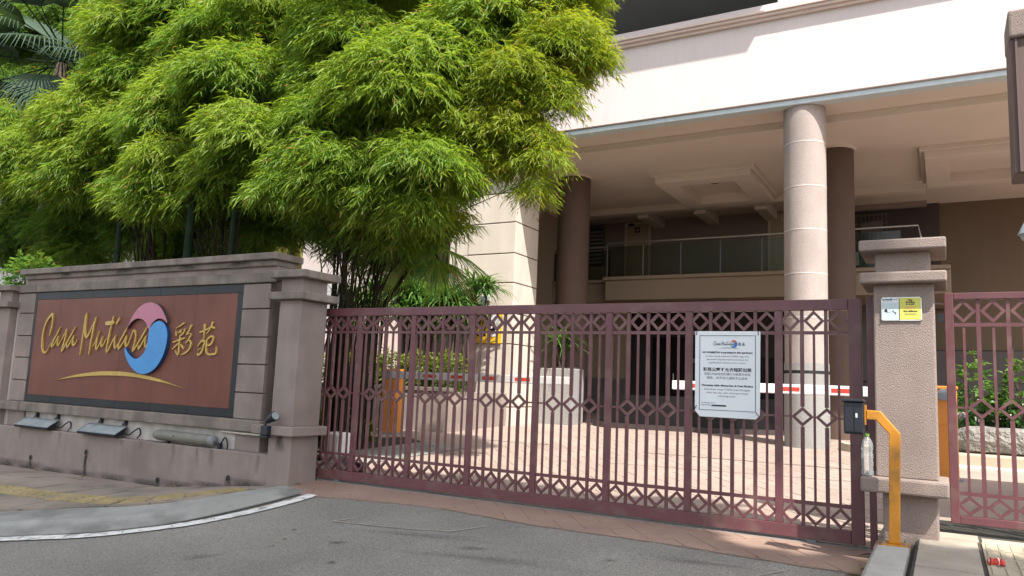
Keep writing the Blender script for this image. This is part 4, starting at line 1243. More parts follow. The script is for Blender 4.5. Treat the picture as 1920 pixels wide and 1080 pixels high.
# porch ceiling
SZ1, SZ2 = 6.830, 6.700
ob('ceiling', B(-26, 6.0, 15.25, 16.02, SZ1, SZ1 + .1), 'soffit', ab)
ob('ceiling', B(-26, 6.0, 16.10, 24.2, SZ2, SZ2 + .1), 'soffit', ab)
ob('ceiling_drop', B(-26, 6.0, 16.015, 16.105, SZ2 - .012, SZ1 + .05), 'cornice_lite', ab)
ob('ceiling_moulding', B(-26, 6.0, 15.98, 16.016, SZ1 - .05, SZ1 + .02), 'cornice_lite', ab)
def coffer(x0, x1, y0, y1, name='ceiling_tray'):
    o = ob(name, B(x0, x1, y0, y0 + .50, SZ2 - .25, SZ2 + .01), 'cornice_lite', ab, bevel=.008)
    for n, a in (('tray_side', (x0, x0 + .50, y0 + .5, y1 - .4)), ('tray_side', (x1 - .50, x1, y0 + .5, y1 - .4)), ('tray_back', (x0, x1, y1 - .4, y1))):
        ob(n, B(*a, SZ2 - .25, SZ2 + .01), 'cornice_lite', o, bevel=.008)
    for a in ((x0 - .1, x1 + .1, y0 - .1, y0 - .003), (x0 - .1, x1 + .1, y1 + .003, y1 + .1), (x0 - .1, x0 - .003, y0 - .003, y1 + .003), (x1 + .003, x1 + .1, y0 - .003, y1 + .003)):
        ob('tray_step', B(*a, SZ2 - .10, SZ2 + .005), 'cornice_lite', o, bevel=.008)
    ob('downlight', G().lathe([(.11, SZ2 - .03), (.13, SZ2 - .02), (.13, SZ2 - .0)], (x0 + x1) / 2, (y0 + y1) / 2 - .2, 20), 'dark_gran', o)
    return o
coffer(-6.35, -3.95, 18.35, 21.3)
coffer(-0.25, 2.30, 18.45, 21.2)
coffer(-12.6, -10.2, 18.4, 21.3)
for x in (-8.1, -6.35, -4.6):
    bev('ceiling_rib', B(x, x + .34, 21.9, 23.6, 6.42, 6.705), 'soffit', ab, .01)
bev('ceiling_beam', B(-12.5, -0.3, 21.55, 21.95, 6.52, 6.705), 'soffit', ab, .01)

# columns
def column(x, y, r, m, rings, base=False, zc=SZ2):
    z0 = floor_z(y) - .02
    pr = [(r, z0), (r, zc + .06)]
    o = ob('column', G().lathe(pr, x, y, 48), m, ab, smooth=True)
    for z in rings:
        ob('column_joint', G().lathe([(r + .0035, z - .009), (r + .0035, z + .009)], x, y, 48), 'groove', o, smooth=True)
    return o
fc = column(-2.285, 15.49, 0.394, 'column', (2.66, 3.50, 4.35, 5.20, 6.08), zc=SZ1)
ob('column_plinth', G().lathe([(.407, floor_z(15.4) - .02), (.407, 1.60)], -2.285, 15.49, 48), 'col_base', fc, smooth=True)
ob('column_band', G().lathe([(.400, 1.60), (.400, 1.66)], -2.285, 15.49, 48), 'black', fc, smooth=True)
ob('column_plinth', G().lathe([(.405, 1.66), (.405, 1.80)], -2.285, 15.49, 48), 'col_base', fc, smooth=True)
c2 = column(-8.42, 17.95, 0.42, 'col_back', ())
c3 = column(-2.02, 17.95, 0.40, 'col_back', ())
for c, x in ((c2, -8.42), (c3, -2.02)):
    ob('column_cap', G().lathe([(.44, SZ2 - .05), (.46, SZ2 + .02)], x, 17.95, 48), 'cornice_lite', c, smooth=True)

# stone clad pier on the left of the porch
courses = [0.10, 0.66, 1.38, 2.12, 2.84, 3.57, 4.28, 5.03, 5.76, 6.49, 6.82]
for z0, z1 in zip(courses[:-1], courses[1:]):
    o = bev('stone_course', B(-10.10, -8.776, 15.50, 16.66, z0 + .012, z1 - .012), 'pier', ab, .010)
    bev('stone_return', B(-10.455, -10.115, 15.525, 16.66, z0 + .004, z1 - .004), 'pier', o, .008)
ob('pier_core', B(-10.44, -8.80, 15.55, 16.62, 0.0, 6.85), 'recess', ab)
bev('pier_flank', B(-10.72, -10.465, 15.62, 16.66, 0.0, 6.82), 'pier', ab, .01)

# mezzanine with glass balustrade
MZ = 4.40
bev('mezzanine_slab', B(-8.55, 0.2, 20.5, 24.0, 3.72, 4.30), 'cream_wall', ab, .02)
bev('mezzanine_ledge', B(-8.60, 0.2, 20.42, 23.9, 4.298, MZ), 'cream_wall', ab, .02)
bev('mezzanine_slab', B(-16.0, -8.55, 21.0, 24.0, 3.72, 4.30), 'cream_wall', ab, .02)
bev('mezzanine_ledge', B(-16.0, -8.60, 20.93, 23.9, 4.298, MZ), 'cream_wall', ab, .02)
xs_ = [-8.52, -7.42, -6.32, -5.22, -4.12, -3.02, -1.92, -0.82]
for a, b in zip(xs_[:-1], xs_[1:]):
    ob('glass_pane', B(a + .02, b - .02, 20.55, 20.562, MZ + .02, MZ + .90), 'glass', ab)
    ob('baluster', G().tube([(a, 20.556, MZ), (a, 20.556, MZ + 1.0)], .010, 8), 'grey_metal', ab, smooth=True)
ob('glass_pane', B(-10.6, -8.62, 21.05, 21.062, MZ + .02, MZ + .90), 'glass', ab)
ob('handrail', G().tube([(-10.8, 21.05, MZ + 1.0), (-8.75, 21.05, MZ + 1.0), (-8.5, 20.556, MZ + 1.0), (-0.45, 20.556, MZ + 1.0), (-0.40, 20.556, MZ + .7), (-0.40, 20.556, MZ)], .026, 10), 'steel', ab, smooth=True)
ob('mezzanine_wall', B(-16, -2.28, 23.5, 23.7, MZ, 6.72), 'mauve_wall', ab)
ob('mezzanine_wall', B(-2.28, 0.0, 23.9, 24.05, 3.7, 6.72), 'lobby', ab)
ob('lintel_wall', B(-2.28, -0.3, 23.5, 23.7, 6.56, 6.72), 'mauve_wall', ab)
d = ob('mezzanine_door', B(-9.05, -8.30, 23.46, 23.5, MZ, 6.60), 'door', ab)
for a in ((-9.12, -9.055, 23.45, 23.5, MZ, 6.67), (-8.295, -8.23, 23.45, 23.5, MZ, 6.67), (-9.05, -8.30, 23.45, 23.5, 6.605, 6.67)):
    ob('door_frame', B(*a), 'mould', d)
orn = G()
for dx, dz in ((-.05, .05), (.05, .05), (-.05, -.05), (.05, -.05)):
    cx, cz = -8.68 + dx * 1.1, 6.40 + dz * 1.1
    orn.prism([(cx + .055, cz), (cx, cz + .055), (cx - .055, cz), (cx, cz - .055)], 23.44 - (dx + dz) * .02, 23.457)
ob('door_ornament', orn, 'door_red', d)
ob('door_closer', B(-8.98, -8.80, 23.42, 23.46, 6.55, 6.62), 'black', d)
d = ob('mezzanine_door', B(-4.45, -3.70, 23.46, 23.5, MZ, 6.60), 'door', ab)
ob('door_frame', B(-4.53, -4.455, 23.45, 23.5, MZ, 6.67), 'mould', d)
w = ob('louvre_window', B(-11.3, -9.84, 23.44, 23.5, 5.25, 6.55), 'recess', ab)
for k in range(9):
    ob('louvre_slat', B(-10.35, -9.90, 23.40, 23.44, 5.35 + k * .13, 5.41 + k * .13), 'grey_metal', w)
for a in ((-11.3, -9.80, 23.40, 23.44, 6.55, 6.62), (-9.90, -9.82, 23.405, 23.44, 5.25, 6.55), (-10.44, -10.37, 23.405, 23.44, 5.25, 6.55)):
    ob('window_frame', B(*a), 'grey_wall', w)
gr = ob('grille_gate', G(), 'plastic', ab)
g = G()
for k in range(9):
    g.box(-2.20 + k * .11, -2.18 + k * .11, 23.60, 23.62, MZ, 6.45)
for z in (5.1, 5.6, 6.15, 6.40):
    g.box(-2.25, -1.25, 23.625, 23.64, z, z + .025)
gr.data = g.mesh('grille_gate', MT['grey_wall'])
ob('paper_notice', G().add([(-1.98, 23.59, 5.86), (-1.42, 23.59, 5.93), (-1.42, 23.59, 6.24), (-1.98, 23.59, 6.18)], [(0, 1, 2, 3)]), 'grey_wall', gr)
ob('pale_panel', B(-2.62, -2.02, 23.3, 23.4, 4.92, 5.30), 'drip', ab)

# ground floor behind the forecourt
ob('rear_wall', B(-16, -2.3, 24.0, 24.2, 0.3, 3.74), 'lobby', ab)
ob('brown_wall', B(-0.30, 9.0, 24.0, 24.25, 0.2, 6.75), 'brown_wall', ab)
ob('brown_wall_joint', B(-0.30, 9.0, 23.985, 24.0, 2.57, 2.60), 'recess', ab)
ob('brown_wall_base', B(-0.30, 9.0, 23.97, 24.0, 0.2, 2.57), 'grey_wall', ab)
w = ob('wall_hatch', B(1.60, 1.88, 23.93, 23.97, 1.75, 2.58), 'grey_wall', ab)
ob('hatch_frame', B(1.54, 1.60, 23.92, 23.97, 1.70, 2.64), 'cream_wall', w)
ob('side_wall', B(-2.3, -0.30, 22.9, 23.1, 0.3, 3.74), 'grey_wall', ab)
ob('side_recess', B(-1.60, -1.05, 22.86, 22.9, 1.75, 2.75), 'lobby', ab)
ob('side_recess_frame', B(-1.66, -1.60, 22.85, 22.9, 1.7, 2.82), 'cream_wall', ab)
ob('side_wall_band', B(-2.3, -0.3, 22.88, 22.9, 1.62, 1.68), 'recess', ab)
ob('left_inner_wall', B(-10.7, -10.5, 16.6, 24.0, 0.0, 6.7), 'cream_wall', ab)
ob('left_panel', B(-9.75, -8.35, 22.0, 22.2, 0.2, 3.74), 'cream_wall', ab)
ob('left_panel_base', B(-9.77, -8.33, 21.96, 22.0, 0.2, 1.5), 'grey_wall', ab)
ob('meter_cover', B(-9.35, -8.98, 21.94, 21.96, 2.75, 3.35), 'cream_wall', ab)
for x0, x1 in ((-8.25, -7.45), (-7.40, -6.6)):
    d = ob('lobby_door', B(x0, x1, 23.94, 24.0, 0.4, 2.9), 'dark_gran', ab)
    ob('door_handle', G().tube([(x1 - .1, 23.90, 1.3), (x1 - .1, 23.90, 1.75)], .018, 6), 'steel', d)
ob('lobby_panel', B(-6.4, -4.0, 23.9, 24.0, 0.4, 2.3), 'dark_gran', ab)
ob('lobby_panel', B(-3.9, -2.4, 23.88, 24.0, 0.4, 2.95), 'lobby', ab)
for x, z in ((-6.9, 2.1), (-6.15, 1.95), (-5.1, 1.4)):
    ob('letter_box', B(x, x + .22, 23.84, 23.9, z, z + .14), 'grey_metal', ab)

# dark curved counter wall sweeping across the hall
def arc_wall(pts, h0, h1, th, m, name, parent):
    P = smooth_line(pts, 6)
    g = G()
    for i, p in enumerate(P):
        a, b = P[max(i - 1, 0)], P[min(i + 1, len(P) - 1)]
        dx, dy = b[0] - a[0], b[1] - a[1]
        L = math.hypot(dx, dy)
        nx, ny = -dy / L * th, dx / L * th
        z = floor_z(p[1])
        g.v += [(p[0], p[1], z + h0), (p[0], p[1], z + h1), (p[0] + nx, p[1] + ny, z + h1), (p[0] + nx, p[1] + ny, z + h0)]
    for i in range(len(P) - 1):
        a = 4 * i
        g.f += [(a, a + 4, a + 5, a + 1), (a + 1, a + 5, a + 6, a + 2), (a + 2, a + 6, a + 7, a + 3)]
    return ob(name, g, m, parent, smooth=True)
cw = thing('ramp_wall', 'low dark curved wall sweeping across the shaded hall behind the gate', 'wall', (-5, 17.5, 0.3))
arc_wall([(-7.35, 17.3), (-6.75, 16.9), (-4.75, 17.1), (-3.5, 17.6), (-1.8, 18.9), (0.0, 20.5)], 0.0, 0.78, 0.2, 'dark_gran', 'wall_body', cw)
arc_wall([(-7.40, 17.22), (-6.76, 16.80), (-4.74, 17.0), (-3.45, 17.5), (-1.75, 18.8), (0.0, 20.4)], 0.0, 0.12, 0.12, 'lobby', 'wall_foot', cw)
kb = tag(ob('curved_kerb', G(), 'cream_kerb'), 'short curved cream kerb on the forecourt right of the round column', 'kerb')
g = G()
P = smooth_line([(-1.72, 15.4), (-1.5, 15.0), (-1.0, 14.8), (-0.3, 14.9), (0.6, 15.2)], 6)
for i, p in enumerate(P):
    z = floor_z(p[1])
    g.v += [(p[0], p[1], z), (p[0] + .02, p[1] + .01, z + .14), (p[0] + .05, p[1] + .22, z + .15), (p[0] + .05, p[1] + .24, z)]
for i in range(len(P) - 1):
    a = 4 * i
    g.f += [(a, a + 4, a + 5, a + 1), (a + 1, a + 5, a + 6, a + 2), (a + 2, a + 6, a + 7, a + 3)]
g.f += [(0, 1, 2, 3)]
kb.data = g.mesh('curved_kerb', MT['cream_kerb'])

# left wing behind the bamboo
lw = thing('left_wing', 'pale sunlit wing of the apartment block glimpsed through the bamboo', 'building', (-18, 17, 0))
bev('wall', B(-60, -13.1, 15.6, 16.0, -0.5, 6.80), 'fascia', lw, .01)
for x in (-15.6, -18.6, -21.6):
    w = ob('window', B(x, x + 1.4, 15.57, 15.6, 2.2, 4.0), 'void', lw)
    ob('sill', B(x - .1, x + 1.5, 15.5, 15.6, 2.08, 2.2), 'mould', w)
    ob('mullion', B(x + .68, x + .74, 15.55, 15.57, 2.2, 4.0), 'mould', w)
bev('upper_wall', B(-60, -26.2, 15.2, 16.0, 6.8, 30), 'fascia', lw, .01)
ob('dark_bay', B(-13.1, -10.7, 19.0, 19.2, -0.2, 6.8), 'void', lw)
ob('bay_side', B(-13.3, -13.1, 16.0, 19.0, -0.2, 6.8), 'mould', lw)

# ================================================================== RAISED BEDS
pw = thing('planter_wall', 'low mauve retaining wall of the planted bed behind the left barrier cabinet', 'wall', (-10, 13.0, 0.1))
bev('front', B(-13.0, -8.83, 13.0, 13.18, -0.1, 0.98), 'plaster', pw, .01)
bev('return_wall', B(-9.0, -8.83, 13.18, 15.48, -0.1, 0.98), 'plaster', pw, .01)
bev('coping', B(-13.05, -8.80, 12.97, 13.22, 0.978, 1.06), 'plaster_top', pw, .01)
tag(ob('soil_fill', B(-13.0, -9.0, 13.18, 15.5, 0.3, 0.93), 'soil', pw), kind='stuff')
sb = thing('stone_planter', 'grey pebble planter box holding a spiky plant beside the stone pier', 'planter', (-8.2, 16.9, 0.2))
bev('box', B(-8.70, -7.75, 16.75, 17.4, 0.2, 1.62), 'col_base', sb, .02)
ob('soil', B(-8.65, -7.80, 16.80, 17.35, 1.60, 1.66), 'soil', sb)

# ================================================================== BARRIERS
def barrier(x, y, ln, sgn, label, boomlabel, stripes, z0=0.0):
    f = floor_z(y)
    t = thing('barrier_cabinet', label, 'barrier', (x, y, f), 'car park barriers')
    bev('cabinet', B(x - .16, x + .16, y - .13, y + .17, f, f + 1.22), 'orange', t, .01)
    bev('lid', B(x - .175, x + .175, y - .145, y + .185, f + 1.218, f + 1.262), 'orange', t, .01)
    o = ob('access_door', B(x - .13, x + .13, y - .137, y - .131, f + .12, f + .70), 'orange', t, bevel=.002)
    ob('lock', G().tube([(x + .08, y - .144, f + .42), (x + .08, y - .136, f + .42)], .016, 10), 'black', o)
    ob('access_door', B(x - .13, x + .13, y - .137, y - .131, f + .74, f + 1.16), 'orange', t, bevel=.002)
    ob('base_plate', B(x - .2, x + .2, y - .17, y + .21, f - .01, f + .03), 'grey_metal', t)
    b = thing('barrier_boom', boomlabel, 'barrier arm', (x, y - .2, f + 1.1), 'barrier arms')
    x0, x1 = (x + .12, x + ln) if sgn > 0 else (x - ln, x - .12)
    bev('arm', B(x0, x1, y - .225, y - .185, 1.205, 1.345), 'boom_shaded' if sgn > 0 else 'white', b, .012)
    for s in stripes:
        ob('red_stripe', B(s, s + .30, y - .228, y - .182, 1.245, 1.305), 'red', b)
    ob('pivot', G().tube([(x, y - .18, 1.275), (x, y - .13, 1.275)], .08, 16), 'grey_metal', b, smooth=True)
    return t, b
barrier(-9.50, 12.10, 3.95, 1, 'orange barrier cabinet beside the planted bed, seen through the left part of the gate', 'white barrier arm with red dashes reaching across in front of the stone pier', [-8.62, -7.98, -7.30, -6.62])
barrier(-0.02, 12.10, 3.75, -1, 'orange barrier cabinet behind the right gate pillar', 'bright white barrier arm with red dashes behind the notice board', [-3.48, -2.15, -1.42, -2.85])

# warning sign and little post on the pier
ws = thing('warning_sign', 'square yellow warning sign with dark arrows and white disc on the stone pier', 'sign', (-9.42, 15.46, 2.5))
ob('plate', B(-9.83, -9.03, 15.455, 15.475, 2.125, 2.93), 'yellow', ws, bevel=.004)
for dx in (0.0, 0.21):
    z0 = 2.24
    ob('arrow', G().prism([(-9.80 + dx, 2.30), (-9.65 + dx, 2.30), (-9.705 + dx, 2.44), (-9.60 + dx, 2.62), (-9.66 + dx, 2.84), (-9.73 + dx, 2.84), (-9.685 + dx, 2.62), (-9.775 + dx, 2.45)], 15.447, 15.4545), 'door_red', ws)
ob('white_disc', G().prism([(-9.245 + .175 * math.cos(a * math.pi / 16), 2.55 + .27 * math.sin(a * math.pi / 16)) for a in range(32)], 15.448, 15.4545), 'white', ws)
ob('figure', G().prism([(-9.39, 2.42), (-9.20, 2.42), (-9.19, 2.55), (-9.24, 2.66), (-9.33, 2.60), (-9.39, 2.62)], 15.442, 15.4478), 'black', ws)
ob('figure_dot', G().prism([(-9.30 + .03 * math.cos(a), 2.50 + .03 * math.sin(a)) for a in [k * math.pi / 5 for k in range(10)]], 15.438, 15.4418), 'white', ws)
gp = thing('wall_box', 'small upright grey box fixed to the stone pier just above the gate rail', 'box', (-9.5, 15.45, 3.0))
bev('housing', B(-9.60, -9.43, 15.36, 15.50, 2.95, 3.25), 'grey_post', gp, .02)
ob('sensor', B(-9.432, -9.39, 15.38, 15.46, 3.04, 3.14), 'plastic', gp, bevel=.005)

# ================================================================== CARD READER POST, BOTTLE, SIGN
cr = thing('card_reader_post', 'bent amber steel post carrying the card reader in front of the right pillar', 'post', (-0.34, 6.18, 0.17))
bev('post', G().prism([(-.372, .172), (-.302, .172), (-.284, .935), (-.410, 1.088), (-.500, 1.092), (-.502, 1.024), (-.438, 1.022), (-.356, .928)], 6.145, 6.215), 'amber', cr, .006)
ob('foot_plate', B(-.42, -.25, 6.09, 6.27, .160, .172), 'amber', cr, bevel=.003)
for x, y in ((-.40, 6.11), (-.27, 6.11), (-.27, 6.25)):
    ob('bolt', G().tube([(x, y, .17), (x, y, .190)], .010, 6), 'grey_metal', cr)
bev('plinth', B(-.465, -.235, 6.025, 6.32, -.06, .158), 'brick_block', cr, .012)
rd = thing('card_reader', 'dark blue black card reader box held by the amber post', 'card reader', (-0.58, 6.16, 0.92))
bev('housing', B(-.650, -.515, 6.11, 6.235, .915, 1.150), 'plastic', rd, .012)
ob('hood', G().prism([(-.660, 1.148), (-.505, 1.148), (-.512, 1.166), (-.653, 1.166)], 6.085, 6.24), 'plastic', rd, bevel=.004)
for x in (-.64, -.578):
    ob('face_panel', B(x, x + .055, 6.104, 6.1095, .932, 1.118), 'plastic', rd, bevel=.004)
ob('white_label', B(-.568, -.556, 6.1005, 6.1038, 1.035, 1.065), 'white', rd)
ob('flange', B(-.513, -.503, 6.14, 6.22, .985, 1.128), 'amber', rd)
bt = thing('water_bottle', 'clear plastic bottle with green cap standing on the ledge of the right pillar', 'bottle', (-.520, 6.40, .602))
ob('body', G().lathe([(.030, .604), (.041, .610), (.042, .64), (.038, .665), (.042, .70), (.039, .72), (.042, .74), (.041, .765), (.036, .78), (.042, .80), (.042, .825), (.034, .858), (.020, .882), (.015, .888), (.015, .898)], -.520, 6.40, 28), 'bottle', bt, smooth=True)
ob('cap', G().lathe([(.017, .893), (.017, .912)], -.520, 6.40, 20), 'cap_green', bt)
sn = thing('surveillance_sign', 'small white and lime surveillance sign screwed to the right gate pillar', 'sign', (-.27, 6.42, 1.85))
ob('plate', B(-.406, -.133, 6.418, 6.426, 1.765, 1.945), 'white', sn, bevel=.002)
ob('blue_panel', B(-.402, -.2855, 6.4165, 6.4178, 1.770, 1.905), 'drip', sn)
ob('lime_panel', B(-.2795, -.139, 6.4165, 6.4178, 1.774, 1.938), 'lime', sn)
ob('divider', B(-.2845, -.2805, 6.4160, 6.4178, 1.77, 1.94), 'grey_ink', sn)
yy = 6.4158
text('printed_line', 'Casa Mutiara', .018, 'black', sn, -.400, yy, 1.922, 'LEFT', .0006, maxw=.058)
ob('emblem_dot', G().prism([(-.336 + .009 * math.cos(k * math.pi / 6), 1.928 + .009 * math.sin(k * math.pi / 6)) for k in range(12)], yy - .0006, yy), 'ink_blue', sn)
text('printed_line', '彩苑', .016, 'black', sn, -.308, yy, 1.921, maxw=.026)
ob('underline', B(-.395, -.32, yy - .0003, yy, 1.913, 1.9145), 'grey_ink', sn)
for body, z, sz, w, m in (('This', 1.916, .016, .032, 'black'), ('Building', 1.901, .016, .060, 'black'), ('is under', 1.886, .016, .058, 'black'), ('CCTV', 1.852, .030, .068, 'ink_salmon'), ('Surveillance', 1.832, .017, .092, 'black'), ('24 hours recording', 1.814, .009, .078, 'grey_ink')):
    if body.startswith('24'):
        ob('underline', B(-.247, -.170, yy - .0003, yy, 1.8135, 1.8175), 'grey_ink', sn)
    else:
        text('printed_line', body, sz, m, sn, -.209, yy, z, bold=.0008 if m != 'grey_ink' else 0, maxw=w)
ob('camera_picture', G().prism([(-.383, 1.835), (-.362, 1.828), (-.366, 1.852), (-.374, 1.858), (-.384, 1.846)], yy - .0005, yy), 'black', sn)
ob('camera_picture', G().prism([(-.330, 1.838), (-.312, 1.822), (-.308, 1.810), (-.304, 1.832), (-.312, 1.828), (-.328, 1.845)], yy - .0005, yy), 'black', sn)
ob('camera_picture', G().prism([(-.362, 1.829), (-.340, 1.834), (-.340, 1.832), (-.362, 1.827)], yy - .0004, yy), 'grey_ink', sn)
for x, z in ((-.402, 1.941), (-.137, 1.941), (-.402, 1.769), (-.137, 1.769)):
    ob('screw', G().tube([(x, 6.413, z), (x, 6.418, z)], .004, 8), 'black', sn)

# small emblem on the notice board
def tiny_logo(parent, cx, cz, s, y):
    P = lambda pts: [(cx + (p[0] - .52) * s, cz + (p[1] - 1.6) * s) for p in pts]
    ob('printed_emblem', G().prism(P(LOGO_PINK), y - .0008, y), 'ink_red', parent)
    ob('printed_emblem', G().prism(P(LOGO_BLUE), y - .0010, y), 'ink_blue', parent)
    ob('printed_emblem', G().prism(P(GOLD_ARC), y - .0007, y), 'grey_ink', parent)
    for src, nm in ((SCRIPT_CASA, 'a'), (SCRIPT_MUTIARA, 'b'), (HANZI_ONE, 'c'), (HANZI_TWO, 'd')):
        g = G()
        for st in src:
            q = [((p[0] - .52) * s, cz + (p[1] - 1.6) * s, p[2] * s) for p in st]
            for i in range(len(q) - 1):
                (x0, z0, w0), (x1, z1, w1) = q[i], q[i + 1]
                L = math.hypot(x1 - x0, z1 - z0) + 1e-9
                ww = max(w0, .0011)
                nx_, nz_ = -(z1 - z0) / L * ww, (x1 - x0) / L * ww
                d = .0011 + .00008 * (i % 5)
                g.prism([(cx + x0 + nx_, z0 + nz_), (cx + x0 - nx_, z0 - nz_), (cx + x1 - nx_, z1 - nz_), (cx + x1 + nx_, z1 + nz_)], y - d, y)
        ob('printed_lettering', g, 'black', parent)
tiny_logo(nb, -1.630, 1.612, 0.072, 6.9106)
for x, z, a in ((-1.965, 1.712, 1.4), (-1.417, 1.712, 1.5), (-1.970, 1.035, 1.1), (-1.425, 1.0, -0.9)):
    dx, dz = .022 * math.cos(a), .022 * math.sin(a)
    ob('cable_tie', G().tube([(x - dx, 6.908, z - dz), (x, 6.903, z), (x + dx, 6.908, z + dz)], .003, 6), 'black', nb)

# ================================================================== CANOPY AND LAMP, RIGHT EDGE
cy_ = thing('entrance_canopy', 'brown boxed canopy with a rough grey coping at the top right edge', 'canopy', (2.0, 7.5, 0))
bev('coping', B(0.515, 3.6, 6.86, 7.30, 4.045, 4.275), 'pebble', cy_, .02)
bev('fascia_box', B(0.520, 3.6, 6.90, 7.26, 2.95, 4.05), 'canopy', cy_, .012)
ob('fascia_trim', B(0.556, 0.572, 6.88, 6.90, 2.96, 4.04), 'canopy', cy_)
bev('roof_slab', B(1.25, 3.6, 7.25, 10.8, 3.75, 4.0), 'canopy', cy_, .012)
bev('canopy_post', B(3.2, 3.5, 6.95, 7.22, 0.1, 2.96), 'canopy', cy_, .012)
bev('canopy_post', B(3.2, 3.5, 10.3, 10.6, 0.1, 3.76), 'canopy', cy_, .012)
lm = thing('wall_lantern', 'small pale hooded lantern at the right edge above the wicket gate', 'lamp', (.60, 6.9, 2.5))
ob('hood', G().lathe([(.105, 2.465), (.04, 2.60), (.01, 2.62)], .622, 6.9, 20), 'grey_post', lm, smooth=True)
ob('globe', G().lathe([(.05, 2.41), (.082, 2.43), (.092, 2.465)], .622, 6.9, 20), 'lamp_glass', lm, smooth=True)
ob('bracket', G().tube([(.622, 6.9, 2.61), (.622, 6.9, 2.955)], .012, 8), 'black', lm)

# gate motor and odds and ends behind the gate
gm = thing('gate_motor', 'white gate motor box with dark drive wheel behind the left end of the gate', 'gate motor', (-6.6, 7.35, 0))
bev('cover', B(-6.72, -6.48, 7.25, 7.50, 0.02, 0.50), 'white', gm, .035, 3)
ob('drive_wheel', G().tube([(-6.36, 7.22, .13), (-6.36, 7.28, .13)], .11, 20), 'grey_metal', gm, smooth=True)
ob('drive_wheel', G().tube([(-6.15, 7.22, .10), (-6.15, 7.28, .10)], .08, 20), 'plastic', gm, smooth=True)
ob('motor_foot', B(-6.78, -6.1, 7.2, 7.52, -.03, .03), 'grey_metal', gm)
wr = thing('crushed_can', 'crushed red and white drink can lying on the buff pavement', 'can', (.25, 5.76, .19))
g = G()
rr = [.026, .030, .024, .029, .022, .027, .024]
g.tube([(.21 + .013 * i, 5.745 + .006 * math.sin(i * 1.7) + .01 * i * .3, .203 + .004 * math.cos(i * 2.1)) for i in range(7)], [q * .8 for q in rr], 12)
ob('can_body', g, 'red', wr)
ob('can_band', G().tube([(.248, 5.757, .205), (.262, 5.759, .204)], [.0245, .0242], 12), 'white', wr)
ob('can_end', G().tube([(.206, 5.7445, .205), (.2105, 5.745, 0.205)], .018, 12), 'steel', wr)
LEAFL = ['dry leaf at the wall foot below the left floodlight', 'dry leaf at the wall foot left of the third weep hole', 'small dry leaf beside the one left of the third weep hole', 'dry leaf at the wall foot at the far left end', 'small dry leaf on the slabs below the second weep hole', 'dry leaf beside the plinth of the amber post', 'small dry leaf between the amber post and the gate', 'dry leaf at the foot of the left gate pillar', 'tiny dry leaf on the end of the white edge line', 'dry leaf under the right end of the sliding gate', 'tiny dry leaf out on the grey asphalt', 'dry leaf on the apron edge beside the worn white marking']
lt = []
for (x, y, fn, s) in ((-11.15, 6.30, walk_z, .09), (-8.35, 6.36, walk_z, .06), (-8.25, 6.33, walk_z, .05), (-12.05, 6.36, walk_z, .07), (-9.9, 6.20, walk_z, .04), (-0.53, 6.06, road_z, .05), (-0.56, 6.15, road_z, .04), (-6.4, 6.55, road_z, .05), (-6.2, 5.9, road_z, .03), (-0.56, 6.6, road_z, .07), (-4.9, 4.9, road_z, .03), (-0.58, 5.85, road_z, .06)):
    a = random.uniform(0, 6.3)
    z = fn(x, y) + .018
    P = [(x + s * math.cos(a), y + s * math.sin(a), z), (x - .25 * s * math.sin(a), y + .25 * s * math.cos(a), z + .018), (x - s * math.cos(a), y - s * math.sin(a), z + .004), (x + .25 * s * math.sin(a), y - .25 * s * math.cos(a), z + .012)]
    o = ob('dry_leaf', G().add(P, [(0, 1, 2), (0, 2, 3)]), 'litter')
    lt.append(tag(o, LEAFL[len(lt)], 'leaf', 'dry leaves on the ground'))
dw = ob('weed_tuft', G(), 'lf_hedge')
dw.data = strap_mesh('weed_tuft', 'lf_yel', (-.545, 6.02, -.04), 26, (.05, .11), .0022, (.0, .9), 3, 1.2)
tag(dw, 'dry straw tuft at the foot of the amber post', 'weed')

# rock planter on the right
st = thing('rock_trough', 'long rough grey stone trough behind the wicket gate', 'planter', (1.6, 14.2, .2))
g = G()
nx_, nr = 16, 10
for i in range(nx_ + 1):
    x = 0.12 + i * .20
    for k in range(nr):
        a = 2 * math.pi * k / nr
        cy0, cz0 = 14.35, .60
        ry, rz = .30, .215
        sup = lambda v: math.copysign(abs(v) ** .6, v)
        e = 0.0 if 0 < i < nx_ else .35
        j = 1 + .05 * math.sin(i * 2.3 + k * 1.7) + random.uniform(-.03, .03)
        g.v.append((x + random.uniform(-.02, .02), cy0 + ry * (1 - e) * sup(math.cos(a)) * j, cz0 + rz * (1 - e) * sup(math.sin(a)) * j))
for i in range(nx_):
    for k in range(nr):
        a, b = i * nr + k, i * nr + (k + 1) % nr
        g.f.append((a, b, b + nr, a + nr))
g.f += [tuple(range(nr)), tuple(range(nx_ * nr + nr - 1, nx_ * nr - 1, -1))]
ob('trough_stone', g, 'rock', st)
bev('plinth', B(0.0, 4.0, 13.75, 15.2, .05, .40), 'cream_kerb', st, .02)
bev('plinth_step', B(0.0, 4.0, 13.45, 13.75, .05, .24), 'pier', st, .02)
